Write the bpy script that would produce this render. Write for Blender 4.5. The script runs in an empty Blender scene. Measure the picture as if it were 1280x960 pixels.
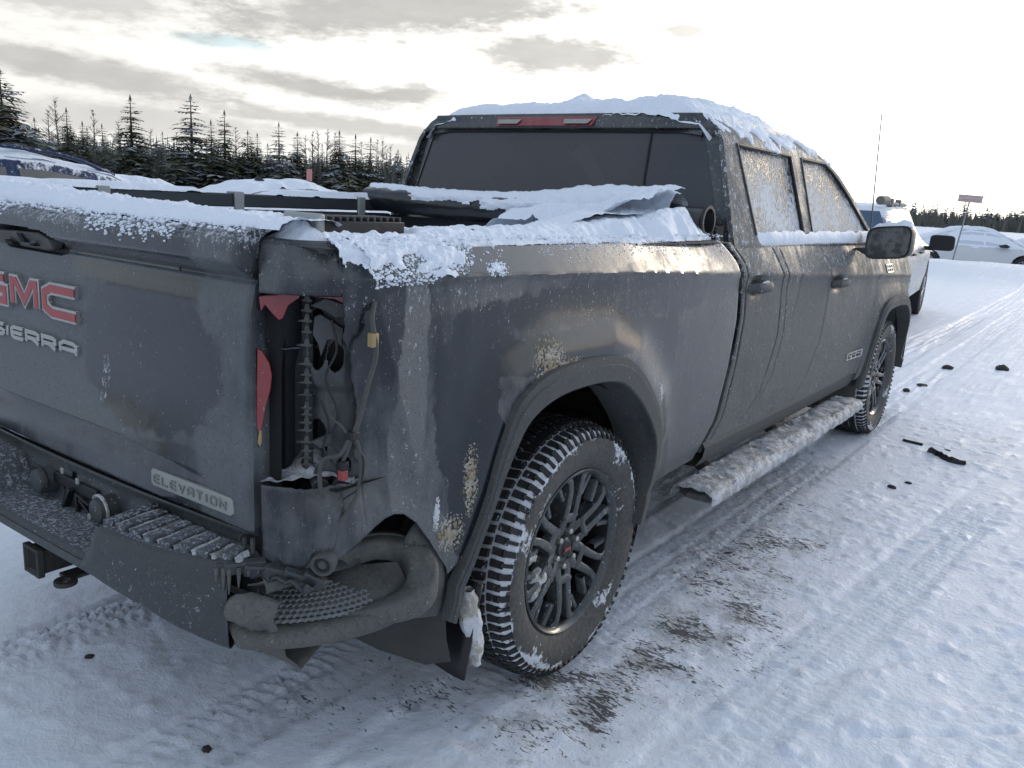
import bpy, math, random
import numpy as np
from mathutils import Vector, Matrix

random.seed(7)
SC = bpy.context.scene
COL = SC.collection

# ------------------------------------------------------------------ camera
CAM_POS = np.array([2.2089, -2.1367, 1.487])
YAW, PITCH, ROLL, FPX = 0.6206, -0.2213, 0.0577, 1041.88
fw = np.array([-math.sin(YAW)*math.cos(PITCH), math.cos(YAW)*math.cos(PITCH), math.sin(PITCH)])
rt = np.cross(fw, [0, 0, 1]); rt /= np.linalg.norm(rt); up = np.cross(rt, fw)
cr, sr = math.cos(ROLL), math.sin(ROLL)
RT, UP = cr*rt+sr*up, -sr*rt+cr*up
cd = bpy.data.cameras.new('camera'); cam = bpy.data.objects.new('camera', cd); COL.objects.link(cam)
cam.matrix_world = Matrix(((RT[0], UP[0], -fw[0], CAM_POS[0]), (RT[1], UP[1], -fw[1], CAM_POS[1]),
                           (RT[2], UP[2], -fw[2], CAM_POS[2]), (0, 0, 0, 1)))
cd.sensor_width = 36; cd.lens = FPX/1280*36; cd.clip_start = 0.05; cd.clip_end = 3000
SC.camera = cam

# ------------------------------------------------------------------ light
SUN_AZ, SUN_EL = math.radians(8), math.radians(14)      # azimuth to the right of +Y
sl = bpy.data.lights.new('sun', 'SUN'); so = bpy.data.objects.new('sun', sl); COL.objects.link(so)
sl.energy = 0.6; sl.angle = math.radians(18); sl.color = (1.0, 0.84, 0.64)
sd = Vector((math.sin(SUN_AZ)*math.cos(SUN_EL), math.cos(SUN_AZ)*math.cos(SUN_EL), math.sin(SUN_EL)))
so.rotation_euler = sd.to_track_quat('Z', 'Y').to_euler()
SC.view_settings.view_transform = 'Standard'; SC.view_settings.look = 'None'
SC.view_settings.exposure = 0.38; SC.view_settings.gamma = 1.0

# ------------------------------------------------------------------ node helpers
class G:
    def __init__(s, nt): s.nt = nt; s.nt.nodes.clear()
    def n(s, t, ins=None, **props):
        nd = s.nt.nodes.new(t)
        for k, v in props.items(): setattr(nd, k, v)
        for k, v in (ins or {}).items():
            sk = nd.inputs[k]
            if isinstance(v, bpy.types.NodeSocket): s.nt.links.new(v, sk)
            else:
                if isinstance(v, tuple) and len(v) == 3 and sk.type == 'RGBA': v = (*v, 1)
                sk.default_value = v
        return nd
    def m(s, op, a, b=0.0, c=0.0, clamp=False):
        nd = s.n('ShaderNodeMath', {0: a, 1: b, 2: c}, operation=op); nd.use_clamp = clamp
        return nd.outputs[0]
    def v(s, op, a, b=(0, 0, 0)):
        nd = s.n('ShaderNodeVectorMath', {0: a, 1: b}, operation=op)
        return nd.outputs['Value'] if op in ('LENGTH', 'DOT_PRODUCT') else nd.outputs[0]
    def ss(s, x, a, b):                    # smoothstep from a to b
        flip = a > b
        nd = s.n('ShaderNodeMapRange', {0: x, 1: min(a, b), 2: max(a, b), 3: 1.0 if flip else 0.0, 4: 0.0 if flip else 1.0},
                 interpolation_type='SMOOTHSTEP')
        return nd.outputs[0]
    def mix(s, f, a, b):
        nd = s.n('ShaderNodeMix', data_type='RGBA')
        for i, v in ((0, f), (6, a), (7, b)):
            if isinstance(v, bpy.types.NodeSocket): s.nt.links.new(v, nd.inputs[i])
            else: nd.inputs[i].default_value = (*v, 1) if isinstance(v, tuple) and len(v) == 3 else v
        return nd.outputs[2]
    def noise(s, vec, scale, detail=3.0, rough=0.55, out=0, dist=0.0):
        return s.n('ShaderNodeTexNoise', {'Vector': vec, 'Scale': scale, 'Detail': detail, 'Roughness': rough, 'Distortion': dist}).outputs[out]
    def scl(s, vec, sc):
        return s.v('MULTIPLY', vec, sc)

# ------------------------------------------------------------------ world: daylight sky with broken winter cloud
w = bpy.data.worlds.new("World"); SC.world = w; w.use_nodes = True
g = G(w.node_tree)
sky = g.n('ShaderNodeTexSky', sky_type='NISHITA')
sky.sun_disc = False; sky.sun_elevation = SUN_EL; sky.sun_rotation = SUN_AZ; sky.altitude = 200
SKY_STR = 0.15
gen = g.n('ShaderNodeTexCoord').outputs['Generated']
sep = g.n('ShaderNodeSeparateXYZ', {0: gen})
az = g.m('ARCTAN2', sep.outputs[0], sep.outputs[1])
el = g.m('ARCSINE', sep.outputs[2])
elp = g.m('MAXIMUM', el, 0.0)
# cloud coordinates: bands lie flat near the horizon
inv = g.m('DIVIDE', 1.0, g.m('ADD', g.m('MAXIMUM', sep.outputs[2], 0.0), 0.10))
cx = g.m('MULTIPLY', sep.outputs[0], inv); cy = g.m('MULTIPLY', sep.outputs[1], inv)
cv = g.n('ShaderNodeCombineXYZ', {0: cx, 1: cy, 2: 0.0}).outputs[0]
n1 = g.noise(cv, 0.55, 6, 0.6)
av = g.n('ShaderNodeCombineXYZ', {0: g.m('MULTIPLY', az, 5.0), 1: g.m('MULTIPLY', el, 16.0), 2: 3.3}).outputs[0]
n2 = g.noise(av, 1.1, 6, 0.58)
n2b = g.noise(g.v('ADD', av, (9.1, 4.2, 1.0)), 3.2, 5, 0.6)
wob = g.m('MULTIPLY', g.m('SUBTRACT', n2, 0.5), 2.0)
n2c = g.noise(g.v('ADD', av, (2.1, 7.2, 5.0)), 9.0, 5, 0.62)
wob2 = g.m('ADD', g.m('MULTIPLY', g.m('SUBTRACT', n2b, 0.5), 1.6), g.m('MULTIPLY', g.m('SUBTRACT', n2c, 0.5), 2.6))
def blob(a, e, ra, re, rot, amp=1.0, ws=0.9):
    c, s_ = math.cos(rot), math.sin(rot)
    da = g.m('SUBTRACT', az, a); de = g.m('SUBTRACT', el, e)
    x = g.m('ADD', g.m('MULTIPLY', da, c/ra), g.m('MULTIPLY', de, s_/ra))
    y = g.m('ADD', g.m('MULTIPLY', da, -s_/re), g.m('MULTIPLY', de, c/re))
    r = g.m('SQRT', g.m('ADD', g.m('MULTIPLY', x, x), g.m('MULTIPLY', y, y)))
    r = g.m('ADD', r, g.m('ADD', g.m('MULTIPLY', wob, ws*0.6), g.m('MULTIPLY', wob2, ws*0.65)))
    return g.m('MULTIPLY', g.ss(r, 1.35, 0.45), amp)
B = [(-0.78, 0.188, 0.30, 0.028, 0.12, 1, .8), (-1.10, 0.175, 0.16, 0.030, -0.05, .75, .8), (-0.60, 0.158, 0.095, 0.022, 0.0, .95, .9),
     (-1.08, 0.098, 0.17, 0.017, -0.10, .95, .7), (-0.86, 0.104, 0.12, 0.013, -0.10, 1, .7), (-0.765, 0.104, 0.055, 0.013, 0.1, 1, .8),
     (-0.83, 0.068, 0.21, 0.012, -0.05, .85, .7), (-1.05, 0.055, 0.20, 0.020, 0.0, .7, .6), (-0.72, 0.045, 0.14, 0.012, 0.0, .6, .6),
     (-0.448, 0.186, 0.034, 0.0085, 0.05, .85, .8), (-0.505, 0.172, 0.04, 0.012, 0.5, .6, .8), (-0.229, 0.171, 0.016, 0.0055, 0, .6, .6),
     (-0.315, 0.098, 0.020, 0.006, 0, .35, .6), (-0.27, 0.101, 0.012, 0.004, -.2, .3, .6)]
grey = None
for b in B:
    k = blob(*b); grey = k if grey is None else g.m('MAXIMUM', grey, k)
# broken cloud everywhere the photograph does not reach
outside = g.ss(el, 0.20, 0.33)
backside = g.ss(g.m('ABSOLUTE', g.m('ADD', az, 0.55)), 0.62, 0.9)
general = g.m('MULTIPLY', g.ss(n1, 0.40, 0.62), g.m('MAXIMUM', outside, backside))
grey = g.m('MAXIMUM', grey, general)
sunv = (sd.x, sd.y, sd.z)
cosun = g.v('DOT_PRODUCT', gen, sunv)
near = g.m('POWER', g.m('MAXIMUM', cosun, 0.0), 7.0)
near2 = g.m('POWER', g.m('MAXIMUM', cosun, 0.0), 2.0)
bright = g.m('ADD', g.m('ADD', 0.74, g.m('MULTIPLY', outside, .24)), g.m('ADD', g.m('MULTIPLY', near, 1.3), g.m('MULTIPLY', near2, 0.50)))
bcol = g.mix(g.m('ADD', g.m('MULTIPLY', near, .7), g.m('MULTIPLY', near2, .3)), (1.0, 0.99, 0.95), (1.0, 0.93, 0.78))
away = g.m('MAXIMUM', g.m('MULTIPLY', outside, .85), g.m('MULTIPLY', backside, .8))
bcol = g.mix(away, bcol, (.78, .89, 1.10))
brightc = g.n('ShaderNodeVectorMath', {0: bcol, 3: bright}, operation='SCALE').outputs[0]
tex = g.m('ADD', 0.80, g.m('MULTIPLY', n2b, 0.42))
gv = g.m('MULTIPLY', tex, g.m('ADD', g.m('ADD', 0.46, g.m('MULTIPLY', outside, .18)), g.m('MULTIPLY', near, 0.5)))
greyc = g.n('ShaderNodeVectorMath', {0: g.mix(away, g.mix(near2, (0.99, 0.975, 0.945), (1.0, 0.97, 0.91)), (.80, .92, 1.12)), 3: gv}, operation='SCALE').outputs[0]
# blue gaps in the thin veil: more of them overhead and away from the sun
skyc = g.n('ShaderNodeVectorMath', {0: sky.outputs[0], 3: SKY_STR}, operation='SCALE').outputs[0]
skyb = g.v('MULTIPLY', skyc, (1.0, 1.0, 1.0))
gap = blob(-0.955, 0.143, 0.055, 0.008, 0, 0.8, .7)
gap2 = g.m('MULTIPLY', g.ss(g.noise(cv, 0.8, 5, 0.55), 0.60, 0.47), g.m('MULTIPLY', g.m('MAXIMUM', outside, g.m('MULTIPLY', backside, .6)), 0.9))
gap = g.m('MAXIMUM', gap, gap2)
veil = g.mix(gap, brightc, skyb)
cl = g.mix(grey, veil, greyc)
bg = g.n('ShaderNodeBackground', {'Color': cl, 'Strength': 1.0})
g.n('ShaderNodeOutputWorld', {'Surface': bg.outputs[0]})

# ------------------------------------------------------------------ numeric noise
def _h(ix, iy, s):
    h = (ix.astype(np.int64)*374761393 + iy.astype(np.int64)*668265263 + s*974634777) & 0xffffffff
    h = ((h ^ (h >> 13))*1274126177) & 0xffffffff
    return ((h ^ (h >> 16)) & 0xffffff)/float(0xffffff)
def vn(x, y, s=0):
    x = np.asarray(x, float); y = np.asarray(y, float)
    ix = np.floor(x); iy = np.floor(y); fx = x-ix; fy = y-iy
    fx = fx*fx*fx*(fx*(fx*6-15)+10); fy = fy*fy*fy*(fy*(fy*6-15)+10)
    ix = ix.astype(np.int64); iy = iy.astype(np.int64)
    a = _h(ix, iy, s); b = _h(ix+1, iy, s); c = _h(ix, iy+1, s); d = _h(ix+1, iy+1, s)
    return (a*(1-fx)+b*fx)*(1-fy)+(c*(1-fx)+d*fx)*fy
def fbm(x, y, s=0, o=4, g_=0.5):
    t = 0; a = 1; n_ = 0
    for i in range(o):
        t = t+a*vn(np.asarray(x)*2**i, np.asarray(y)*2**i, s+i*17); n_ += a; a *= g_
    return t/n_
def sst(x, a, b):
    t = np.clip((np.asarray(x, float)-a)/(b-a), 0, 1); return t*t*(3-2*t)

# ------------------------------------------------------------------ mesh helpers
def tagset(o, label=None, cat=None, group=None, kind=None):
    if label: o['label'] = label
    if cat: o['category'] = cat
    if group: o['group'] = group
    if kind: o['kind'] = kind
    return o
def empty(name, loc, label, cat, group=None, rz=0):
    o = bpy.data.objects.new(name, None); COL.objects.link(o); o.location = loc; o.rotation_euler = (0, 0, rz)
    o.empty_display_size = .2
    return tagset(o, label, cat, group)

class MB:
    def __init__(s): s.v = []; s.f = []
    def add(s, vs, fs):
        k = len(s.v); s.v.extend([tuple(map(float, a)) for a in vs]); s.f.extend([tuple(i+k for i in f) for f in fs]); return s
    def box(s, c, d, rot=None):
        c = Vector(c); hx, hy, hz = [q/2 for q in d]
        vs = [Vector((x, y, z)) for x in (-hx, hx) for y in (-hy, hy) for z in (-hz, hz)]
        if rot is not None: vs = [rot @ q for q in vs]
        return s.add([c+q for q in vs], [(0, 1, 3, 2), (4, 6, 7, 5), (0, 4, 5, 1), (2, 3, 7, 6), (0, 2, 6, 4), (1, 5, 7, 3)])
    def grid(s, P, close_u=False, close_v=False, keep=None):      # P: (nu, nv, 3)
        P = np.asarray(P, float); nu, nv = P.shape[:2]
        k = len(s.v); s.v.extend(map(tuple, P.reshape(-1, 3).tolist()))
        for i in range(nu if close_u else nu-1):
            for j in range(nv if close_v else nv-1):
                if keep is not None and not keep[i, j]: continue
                i2 = (i+1) % nu; j2 = (j+1) % nv
                s.f.append((k+i*nv+j, k+i2*nv+j, k+i2*nv+j2, k+i*nv+j2))
        return s
    def tube(s, pts, r, n=8, caps=True, taper=None):
        pts = [Vector(p) for p in pts]; k0 = len(s.v); rings = []
        prev = None
        for i, p in enumerate(pts):
            t = (pts[min(i+1, len(pts)-1)]-pts[max(i-1, 0)]).normalized()
            if prev is None:
                a = Vector((0, 0, 1)) if abs(t.z) < .9 else Vector((1, 0, 0))
                u = t.cross(a).normalized()
            else: u = (prev-t*prev.dot(t)).normalized()
            prev = u; v_ = t.cross(u)
            rr = r if taper is None else r*taper[i]
            if isinstance(r, (list, tuple)): rr = r[i]
            rings.append([p+(u*math.cos(q)+v_*math.sin(q))*rr for q in [2*math.pi*j/n for j in range(n)]])
        for rg in rings: s.v.extend(map(tuple, rg))
        for i in range(len(pts)-1):
            for j in range(n):
                s.f.append((k0+i*n+j, k0+i*n+(j+1) % n, k0+(i+1)*n+(j+1) % n, k0+(i+1)*n+j))
        if caps:
            s.f.append(tuple(k0+j for j in range(n))[::-1]); s.f.append(tuple(k0+(len(pts)-1)*n+j for j in range(n)))
        return s
    def lathe(s, prof, n=48, axis='x', c=(0, 0, 0), close=False):  # prof: (axial, radius)
        P = np.zeros((n, len(prof), 3))
        for i in range(n):
            a = 2*math.pi*i/n
            for j, (ax, r) in enumerate(prof):
                if axis == 'x': P[i, j] = (c[0]+ax, c[1]+r*math.cos(a), c[2]+r*math.sin(a))
                elif axis == 'y': P[i, j] = (c[0]+r*math.cos(a), c[1]+ax, c[2]+r*math.sin(a))
                else: P[i, j] = (c[0]+r*math.cos(a), c[1]+r*math.sin(a), c[2]+ax)
        return s.grid(P, close_u=True, close_v=close)
    def prism(s, poly, f0, f1):       # poly of 2d points, mapped by f0 (front) and f1 (back)
        n = len(poly); k = len(s.v)
        s.v.extend([tuple(f0(*p)) for p in poly]); s.v.extend([tuple(f1(*p)) for p in poly])
        s.f.append(tuple(range(k, k+n))); s.f.append(tuple(range(k+2*n-1, k+n-1, -1)))
        for i in range(n): s.f.append((k+i, k+n+i, k+n+(i+1) % n, k+(i+1) % n))
        return s
    def build(s, name, mat, parent=None, smooth=True, bevel=0, seg=2, solid=0, label=None, kind=None, angle=35, rec=True, flip=False):
        me = bpy.data.meshes.new(name); me.from_pydata(s.v, [], s.f); me.update()
        me.validate()
        if rec:
            import bmesh
            b = bmesh.new(); b.from_mesh(me); bmesh.ops.remove_doubles(b, verts=b.verts, dist=1e-5)
            bmesh.ops.recalc_face_normals(b, faces=b.faces)
            if flip: bmesh.ops.reverse_faces(b, faces=b.faces)
            b.to_mesh(me); b.free()
        if smooth:
            me.polygons.foreach_set('use_smooth', [True]*len(me.polygons))
            try: me.set_sharp_from_angle(angle=math.radians(angle))
            except Exception: pass
        o = bpy.data.objects.new(name, me); COL.objects.link(o)
        if mat: me.materials.append(mat)
        if parent: o.parent = parent
        if solid:
            md = o.modifiers.new('solid', 'SOLIDIFY'); md.thickness = abs(solid); md.offset = -1 if solid > 0 else 1
        if bevel:
            md = o.modifiers.new('bevel', 'BEVEL'); md.width = bevel; md.segments = seg; md.limit_method = 'ANGLE'; md.angle_limit = math.radians(40)
            md.harden_normals = False
        return tagset(o, label, None, None, kind)
def lerp(a, b, t): return a+(b-a)*t
def pl(pts, t):        # polyline sampled at arc fraction t (array)
    P = np.array(pts, float); d = np.r_[0, np.cumsum(np.linalg.norm(np.diff(P, axis=0), axis=1))]; d /= d[-1]
    t = np.asarray(t); return np.stack([np.interp(t, d, P[:, k]) for k in range(P.shape[1])], -1)
def catmull(pts, n):
    P = [np.array(p, float) for p in pts]; P = [2*P[0]-P[1]]+P+[2*P[-1]-P[-2]]; out = []
    for i in range(1, len(P)-2):
        for t in np.linspace(0, 1, n, endpoint=False):
            out.append(.5*((2*P[i])+(-P[i-1]+P[i+1])*t+(2*P[i-1]-5*P[i]+4*P[i+1]-P[i+2])*t*t+(-P[i-1]+3*P[i]-3*P[i+1]+P[i+2])*t**3))
    out.append(P[-2]); return out

# ------------------------------------------------------------------ materials
def newmat(name):
    m = bpy.data.materials.new(name); m.use_nodes = True; return m, G(m.node_tree)
def out(g, sh, disp=None):
    g.n('ShaderNodeOutputMaterial', {'Surface': sh})
def simple(name, col, rough=.6, metal=0, bump=0, bscale=60, spec=.5, var=0.15, coat=0):
    m, g = newmat(name); P = g.n('ShaderNodeTexCoord').outputs['Object']
    n = g.noise(P, bscale*.3, 4)
    c = g.mix(n, tuple(q*(1-var) for q in col), tuple(min(1, q*(1+var)) for q in col))
    d = {'Base Color': c, 'Roughness': rough, 'Metallic': metal, 'Specular IOR Level': spec, 'Coat Weight': coat}
    if bump: d['Normal'] = g.n('ShaderNodeBump', {'Height': g.noise(P, bscale, 4), 'Distance': bump, 'Strength': 1.0}).outputs[0]
    out(g, g.n('ShaderNodeBsdfPrincipled', d).outputs[0]); return m

def grime(name, base, rough=.3, metal=.0, coat=.0, dust=.6, dustcol=(.115, .115, .105), dustlow=.25, frost=.2, f_hi=0., f_z=(1.15, 1.4), f_y=None, f_ymul=0.,
          fscale=190, patches=(), frostcol=(.72, .76, .82), bump=.0012, streak=.35, fleck=.12, fmax=.62, blotch=3.0, fcap=.62):
    """dirty body surface: base coat, road film, splashed flecks and wind-blown frost.
    patches: (centre, radii, d_dust, d_frost, noise) ellipsoids where the film is thicker or wiped away"""
    m, g = newmat(name)
    P = g.n('ShaderNodeTexCoord').outputs['Object']; s = g.n('ShaderNodeSeparateXYZ', {0: P})
    X, Y, Z = s.outputs
    big = g.noise(P, blotch, 4, .6); mid = g.noise(P, 16, 4, .6)
    stv = g.scl(P, (9, 9, 1.4)); st = g.noise(stv, 3.0, 4, .6)
    D = g.m('ADD', dust, g.m('MULTIPLY', g.m('SUBTRACT', big, .5), 1.5))
    D = g.m('ADD', D, g.m('MULTIPLY', g.m('SUBTRACT', mid, .5), .55))
    D = g.m('ADD', D, g.m('MULTIPLY', g.m('SUBTRACT', st, .5), streak))
    D = g.m('ADD', D, g.m('MULTIPLY', g.ss(Z, 1.0, .45), dustlow))
    fine = g.noise(P, fscale, 3, .65); fine2 = g.noise(g.scl(P, (1, 1, .55)), fscale*.42, 4, .7)
    F = g.m('ADD', frost, g.m('MULTIPLY', g.m('SUBTRACT', g.noise(P, 2.3, 3), .5), .5))
    if f_hi:
        hi = g.m('MULTIPLY', g.ss(Z, *f_z), f_hi)
        if f_y: hi = g.m('MULTIPLY', hi, g.ss(Y, *f_y))
        F = g.m('ADD', F, hi)
    if f_ymul: F = g.m('ADD', F, g.m('MULTIPLY', g.ss(Y, 0.2, 2.6), f_ymul))
    wet = 0.0
    for c, r, dd, df, nz in patches:
        q = g.v('LENGTH', g.v('DIVIDE', g.v('SUBTRACT', P, c), r))
        q = g.m('ADD', q, g.m('MULTIPLY', g.m('SUBTRACT', mid, .5), nz))
        k = g.ss(q, 1.12, .82)
        D = g.m('ADD', D, g.m('MULTIPLY', k, dd)); F = g.m('ADD', F, g.m('MULTIPLY', k, df))
    D = g.m('MULTIPLY', g.ss(D, .16, .84), .93)
    # speckle of frost: threshold falls as density rises
    thr = g.m('SUBTRACT', .80, g.m('MULTIPLY', F, .52))
    F = g.m('MINIMUM', F, fcap); thr = g.m('SUBTRACT', .80, g.m('MULTIPLY', F, .52))
    coarse = g.noise(g.scl(P, (1, 1, .6)), fscale*.30, 3, .6)
    comb = g.m('ADD', g.m('MULTIPLY', fine, .36), g.m('ADD', g.m('MULTIPLY', fine2, .34), g.m('MULTIPLY', coarse, .30)))
    comb = g.m('ADD', .5, g.m('MULTIPLY', g.m('SUBTRACT', comb, .5), 2.5))
    fr = g.m('MULTIPLY', g.ss(g.m('SUBTRACT', comb, thr), -.03, .12), fmax)
    # dark splashed flecks and pale mud dots
    fl = g.ss(g.noise(P, 85, 3, .6), .645, .68)
    col = g.mix(D, base, dustcol)
    col = g.mix(g.m('MULTIPLY', g.ss(g.noise(P, 46, 5, .7), .58, .70), g.m('MULTIPLY', D, fleck*2)), col, tuple(min(1, q*1.9) for q in dustcol))
    col = g.mix(g.m('MULTIPLY', fl, fleck), col, (.24, .24, .22))
    pit = g.ss(g.noise(P, fscale*.55, 3, .6), .55, .63)
    col = g.mix(g.m('MULTIPLY', g.m('MULTIPLY', pit, D), .4), col, base)
    col = g.mix(fr, col, frostcol)
    ro = g.m('ADD', g.m('ADD', rough, g.m('MULTIPLY', D, .38)), g.m('MULTIPLY', fr, .4))
    ro = g.m('MINIMUM', ro, .92)
    h = g.m('ADD', g.m('MULTIPLY', fr, 1.0), g.m('ADD', g.m('MULTIPLY', fine, .10), g.m('MULTIPLY', mid, .5)))
    nrm = g.n('ShaderNodeBump', {'Height': h, 'Distance': bump, 'Strength': 1.0}).outputs[0]
    b = g.n('ShaderNodeBsdfPrincipled', {'Base Color': col, 'Roughness': ro, 'Metallic': g.m('MULTIPLY', g.m('SUBTRACT', 1.0, D), metal),
            'Coat Weight': g.m('MULTIPLY', g.m('SUBTRACT', 1.0, D), coat), 'Coat Roughness': .12, 'Normal': nrm})
    out(g, b.outputs[0]); return m

def snowmat(name, dirty=.15, dcol=(.42, .34, .24), sc=6, col=(.80, .85, .92), bump=.006, dlo=.60):
    m, g = newmat(name); P = g.n('ShaderNodeTexCoord').outputs['Object']
    a = g.noise(P, sc, 5, .65); f = g.noise(P, 120, 3, .6); c2 = g.noise(P, 32, 4, .6)
    c = g.mix(f, tuple(q*.93 for q in col), col)
    dm = g.m('MULTIPLY', g.ss(a, dlo, dlo+.16), dirty)
    c = g.mix(dm, c, dcol)
    c = g.mix(g.m('MULTIPLY', g.ss(g.noise(P, 70, 4, .7), .68, .74), dirty), c, (.12, .10, .08))
    h = g.m('ADD', g.m('MULTIPLY', f, .35), c2)
    nrm = g.n('ShaderNodeBump', {'Height': h, 'Distance': bump, 'Strength': 1.0}).outputs[0]
    b = g.n('ShaderNodeBsdfPrincipled', {'Base Color': c, 'Roughness': .62, 'Normal': nrm, 'Subsurface Weight': .0, 'Specular IOR Level': .35})
    out(g, b.outputs[0]); return m
# ================================================================== GROUND
def axis(lo, hi, step, far, grow=1.06):
    c = list(np.arange(lo, hi+1e-6, step)); st = step; a = [c[0]]; b = [c[-1]]
    while b[-1] < far: st = st*grow; b.append(b[-1]+st)
    st = step
    while a[-1] > -far: st = st*grow; a.append(a[-1]-st)
    return np.array(a[::-1][:-1]+c+b[1:])
gx = axis(-1.3, 3.4, .0155, 900); gy = axis(-1.75, 4.6, .0165, 900)
GX, GY = np.meshgrid(gx, gy, indexing='ij')
def smoothstep_np(x, a, b): return sst(x, a, b)
def treadprint(X, Y, xc, width, amp, seed):
    """one pressed tyre track running along Y: ribs of packed snow between lug prints"""
    lat = (X-xc)/(width/2)
    inside = sst(1.1-np.abs(lat), 0, .25)
    p = Y/.045+np.abs(lat)*1.3+vn(X*6, Y*2, seed)*1.2
    rib = (sst(np.sin(p*2*np.pi), -.2, .5)) * sst(np.abs(np.sin(lat*4.2+.5)), .15, .4)
    fade = sst(fbm(X*1.3, Y*.9, seed+5, 3), .38, .58)
    return inside, -inside*.008*amp+rib*inside*.009*amp*fade
def ground_h(X, Y):
    near = np.exp(-((X-1)**2+(Y-1)**2)/60.)
    h = (fbm(X*.35, Y*.35, 3, 3)-.5)*.05*np.clip(near+.3, 0, 1)
    h += (fbm(X*2.2, Y*2.2, 11, 3)-.5)*.012
    h += (fbm(X*9, Y*9, 21, 3)-.5)*.0040+(fbm(X*30, Y*30, 22, 2)-.5)*.0022
    lump = fbm(X*5.5, Y*5.5, 31, 3); h += sst(lump, .66, .80)*.003
    cl = fbm(X*16, Y*16, 77, 2); h += sst(cl, .66, .85)*.007*sst(fbm(X*1.1, Y*1.1, 78, 2), .42, .62)
    h += sst(fbm(X*22+Y*4, Y*15, 41, 2), .64, .82)*.006
    inside = 0
    for xc, wd, am, sd_, k in ((-.25, .27, 2.2, 1, .06), (.42, .27, 2.0, 2, .0), (.87, .29, 1.3, 3, 0), (1.62, .27, .8, 4, .10), (2.2, .25, .5, 6, .16), (3.3, .3, .5, 8, .2)):
        i_, d_ = treadprint(X, Y, xc+k*(Y-1), wd, am, sd_); h += d_
    # track cut across the yard (diagonal groove lower left and lower right)
    for (x0, y0, sl_, wd) in ((1.32, 0.0, 1.65, .022), (1.9, .35, .9, .02), (.55, -1.0, -.35, .02)):
        d = np.abs((X-x0)-(Y-y0)/sl_ + (vn(Y*3, X*0, 9)-.5)*.08)
        h -= np.exp(-(d/wd)**2)*.010*sst(fbm(X*2, Y*2, 55, 2), .35, .55)
    # snow is scuffed thin at the rear wheel; mound behind
    return h
def berm(X, Y):
    b = np.exp(-((Y-24.5-(X+3)*.15)/2.2)**2)*.42*sst(X, -9, -4)*(.75+.5*fbm(X*.5, Y*.5, 8, 3))
    far = sst(np.hypot(X, Y), 60, 140)*fbm(X*.02, Y*.02, 5, 3)*2.0
    return b+far-.3*sst(np.hypot(X, Y), 60, 140)
H = ground_h(GX, GY)+berm(GX, GY)
H = H-np.exp(-(((GX-.87)/.16)**2+(GY/.25)**2))*.012
# dirt: packed gravel showing through where tyres scraped
def ell(cx, cy, rx, ry, rot=0):
    c, s_ = math.cos(rot), math.sin(rot); dx = GX-cx; dy = GY-cy
    return np.exp(-(((dx*c+dy*s_)/rx)**2+((-dx*s_+dy*c)/ry)**2))
dirt = (1.0*ell(1.14, .25, .16, .55)+.85*ell(1.12, 1.2, .22, .6)+.75*ell(1.36, .55, .20, .45)+.7*ell(1.02, -.30, .30, .22)+.45*ell(.62, -.62, .30, .22)
        + .45*ell(1.25, 1.9, .22, .5)+.45*ell(1.7, 4.2, .4, .8, .3)+.35*ell(1.35, 6.6, .6, .5)+.25*ell(2.3, 2.2, .2, .3)
        + .5*ell(.2, -.3, .9, .5)*(fbm(GX*2, GY*2, 66, 2) > .5)+.4*ell(.6, 2.4, .9, 1.6)+.22*ell(1.0, 9, 2.0, 4))
dirt += .9*ell(.95, -.14, .10, .09)+.8*ell(1.10, -.10, .12, .10)+.6*ell(.80, -.38, .16, .07)
dirt = np.clip(dirt, 0, 1.25)
nx_, ny_ = GX.shape
me = bpy.data.meshes.new('snowy_ground')
verts = np.stack([GX, GY, H], -1).reshape(-1, 3).astype(np.float32)
ii, jj = np.meshgrid(np.arange(nx_-1), np.arange(ny_-1), indexing='ij')
a = (ii*ny_+jj).ravel(); quads = np.stack([a, a+ny_, a+ny_+1, a+1], -1).astype(np.int32)
me.vertices.add(len(verts)); me.vertices.foreach_set('co', verts.ravel())
me.loops.add(quads.size); me.loops.foreach_set('vertex_index', quads.ravel())
me.polygons.add(len(quads)); me.polygons.foreach_set('loop_start', np.arange(0, quads.size, 4, dtype=np.int32))
try: me.polygons.foreach_set('loop_total', np.full(len(quads), 4, np.int32))
except Exception: pass
me.polygons.foreach_set('use_smooth', np.ones(len(quads), bool)); me.update(calc_edges=True); me.validate()
at = me.attributes.new('dirt', 'FLOAT', 'POINT'); at.data.foreach_set('value', dirt.ravel().astype(np.float32))
ground = bpy.data.objects.new('snowy_ground', me); COL.objects.link(ground)
tagset(ground, 'packed snow of the vehicle yard, tracked by tyres and flecked with dark gravel', None, None, 'structure')
m, g = newmat('yard_snow')
P = g.n('ShaderNodeTexCoord').outputs['Object']
dm = g.n('ShaderNodeAttribute', attribute_name='dirt').outputs['Fac']
sx = g.n('ShaderNodeSeparateXYZ', {0: P})
f1 = g.noise(P, 5, 5, .6); f2 = g.noise(P, 42, 4, .6); f3 = g.noise(P, 170, 3, .6)
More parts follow.
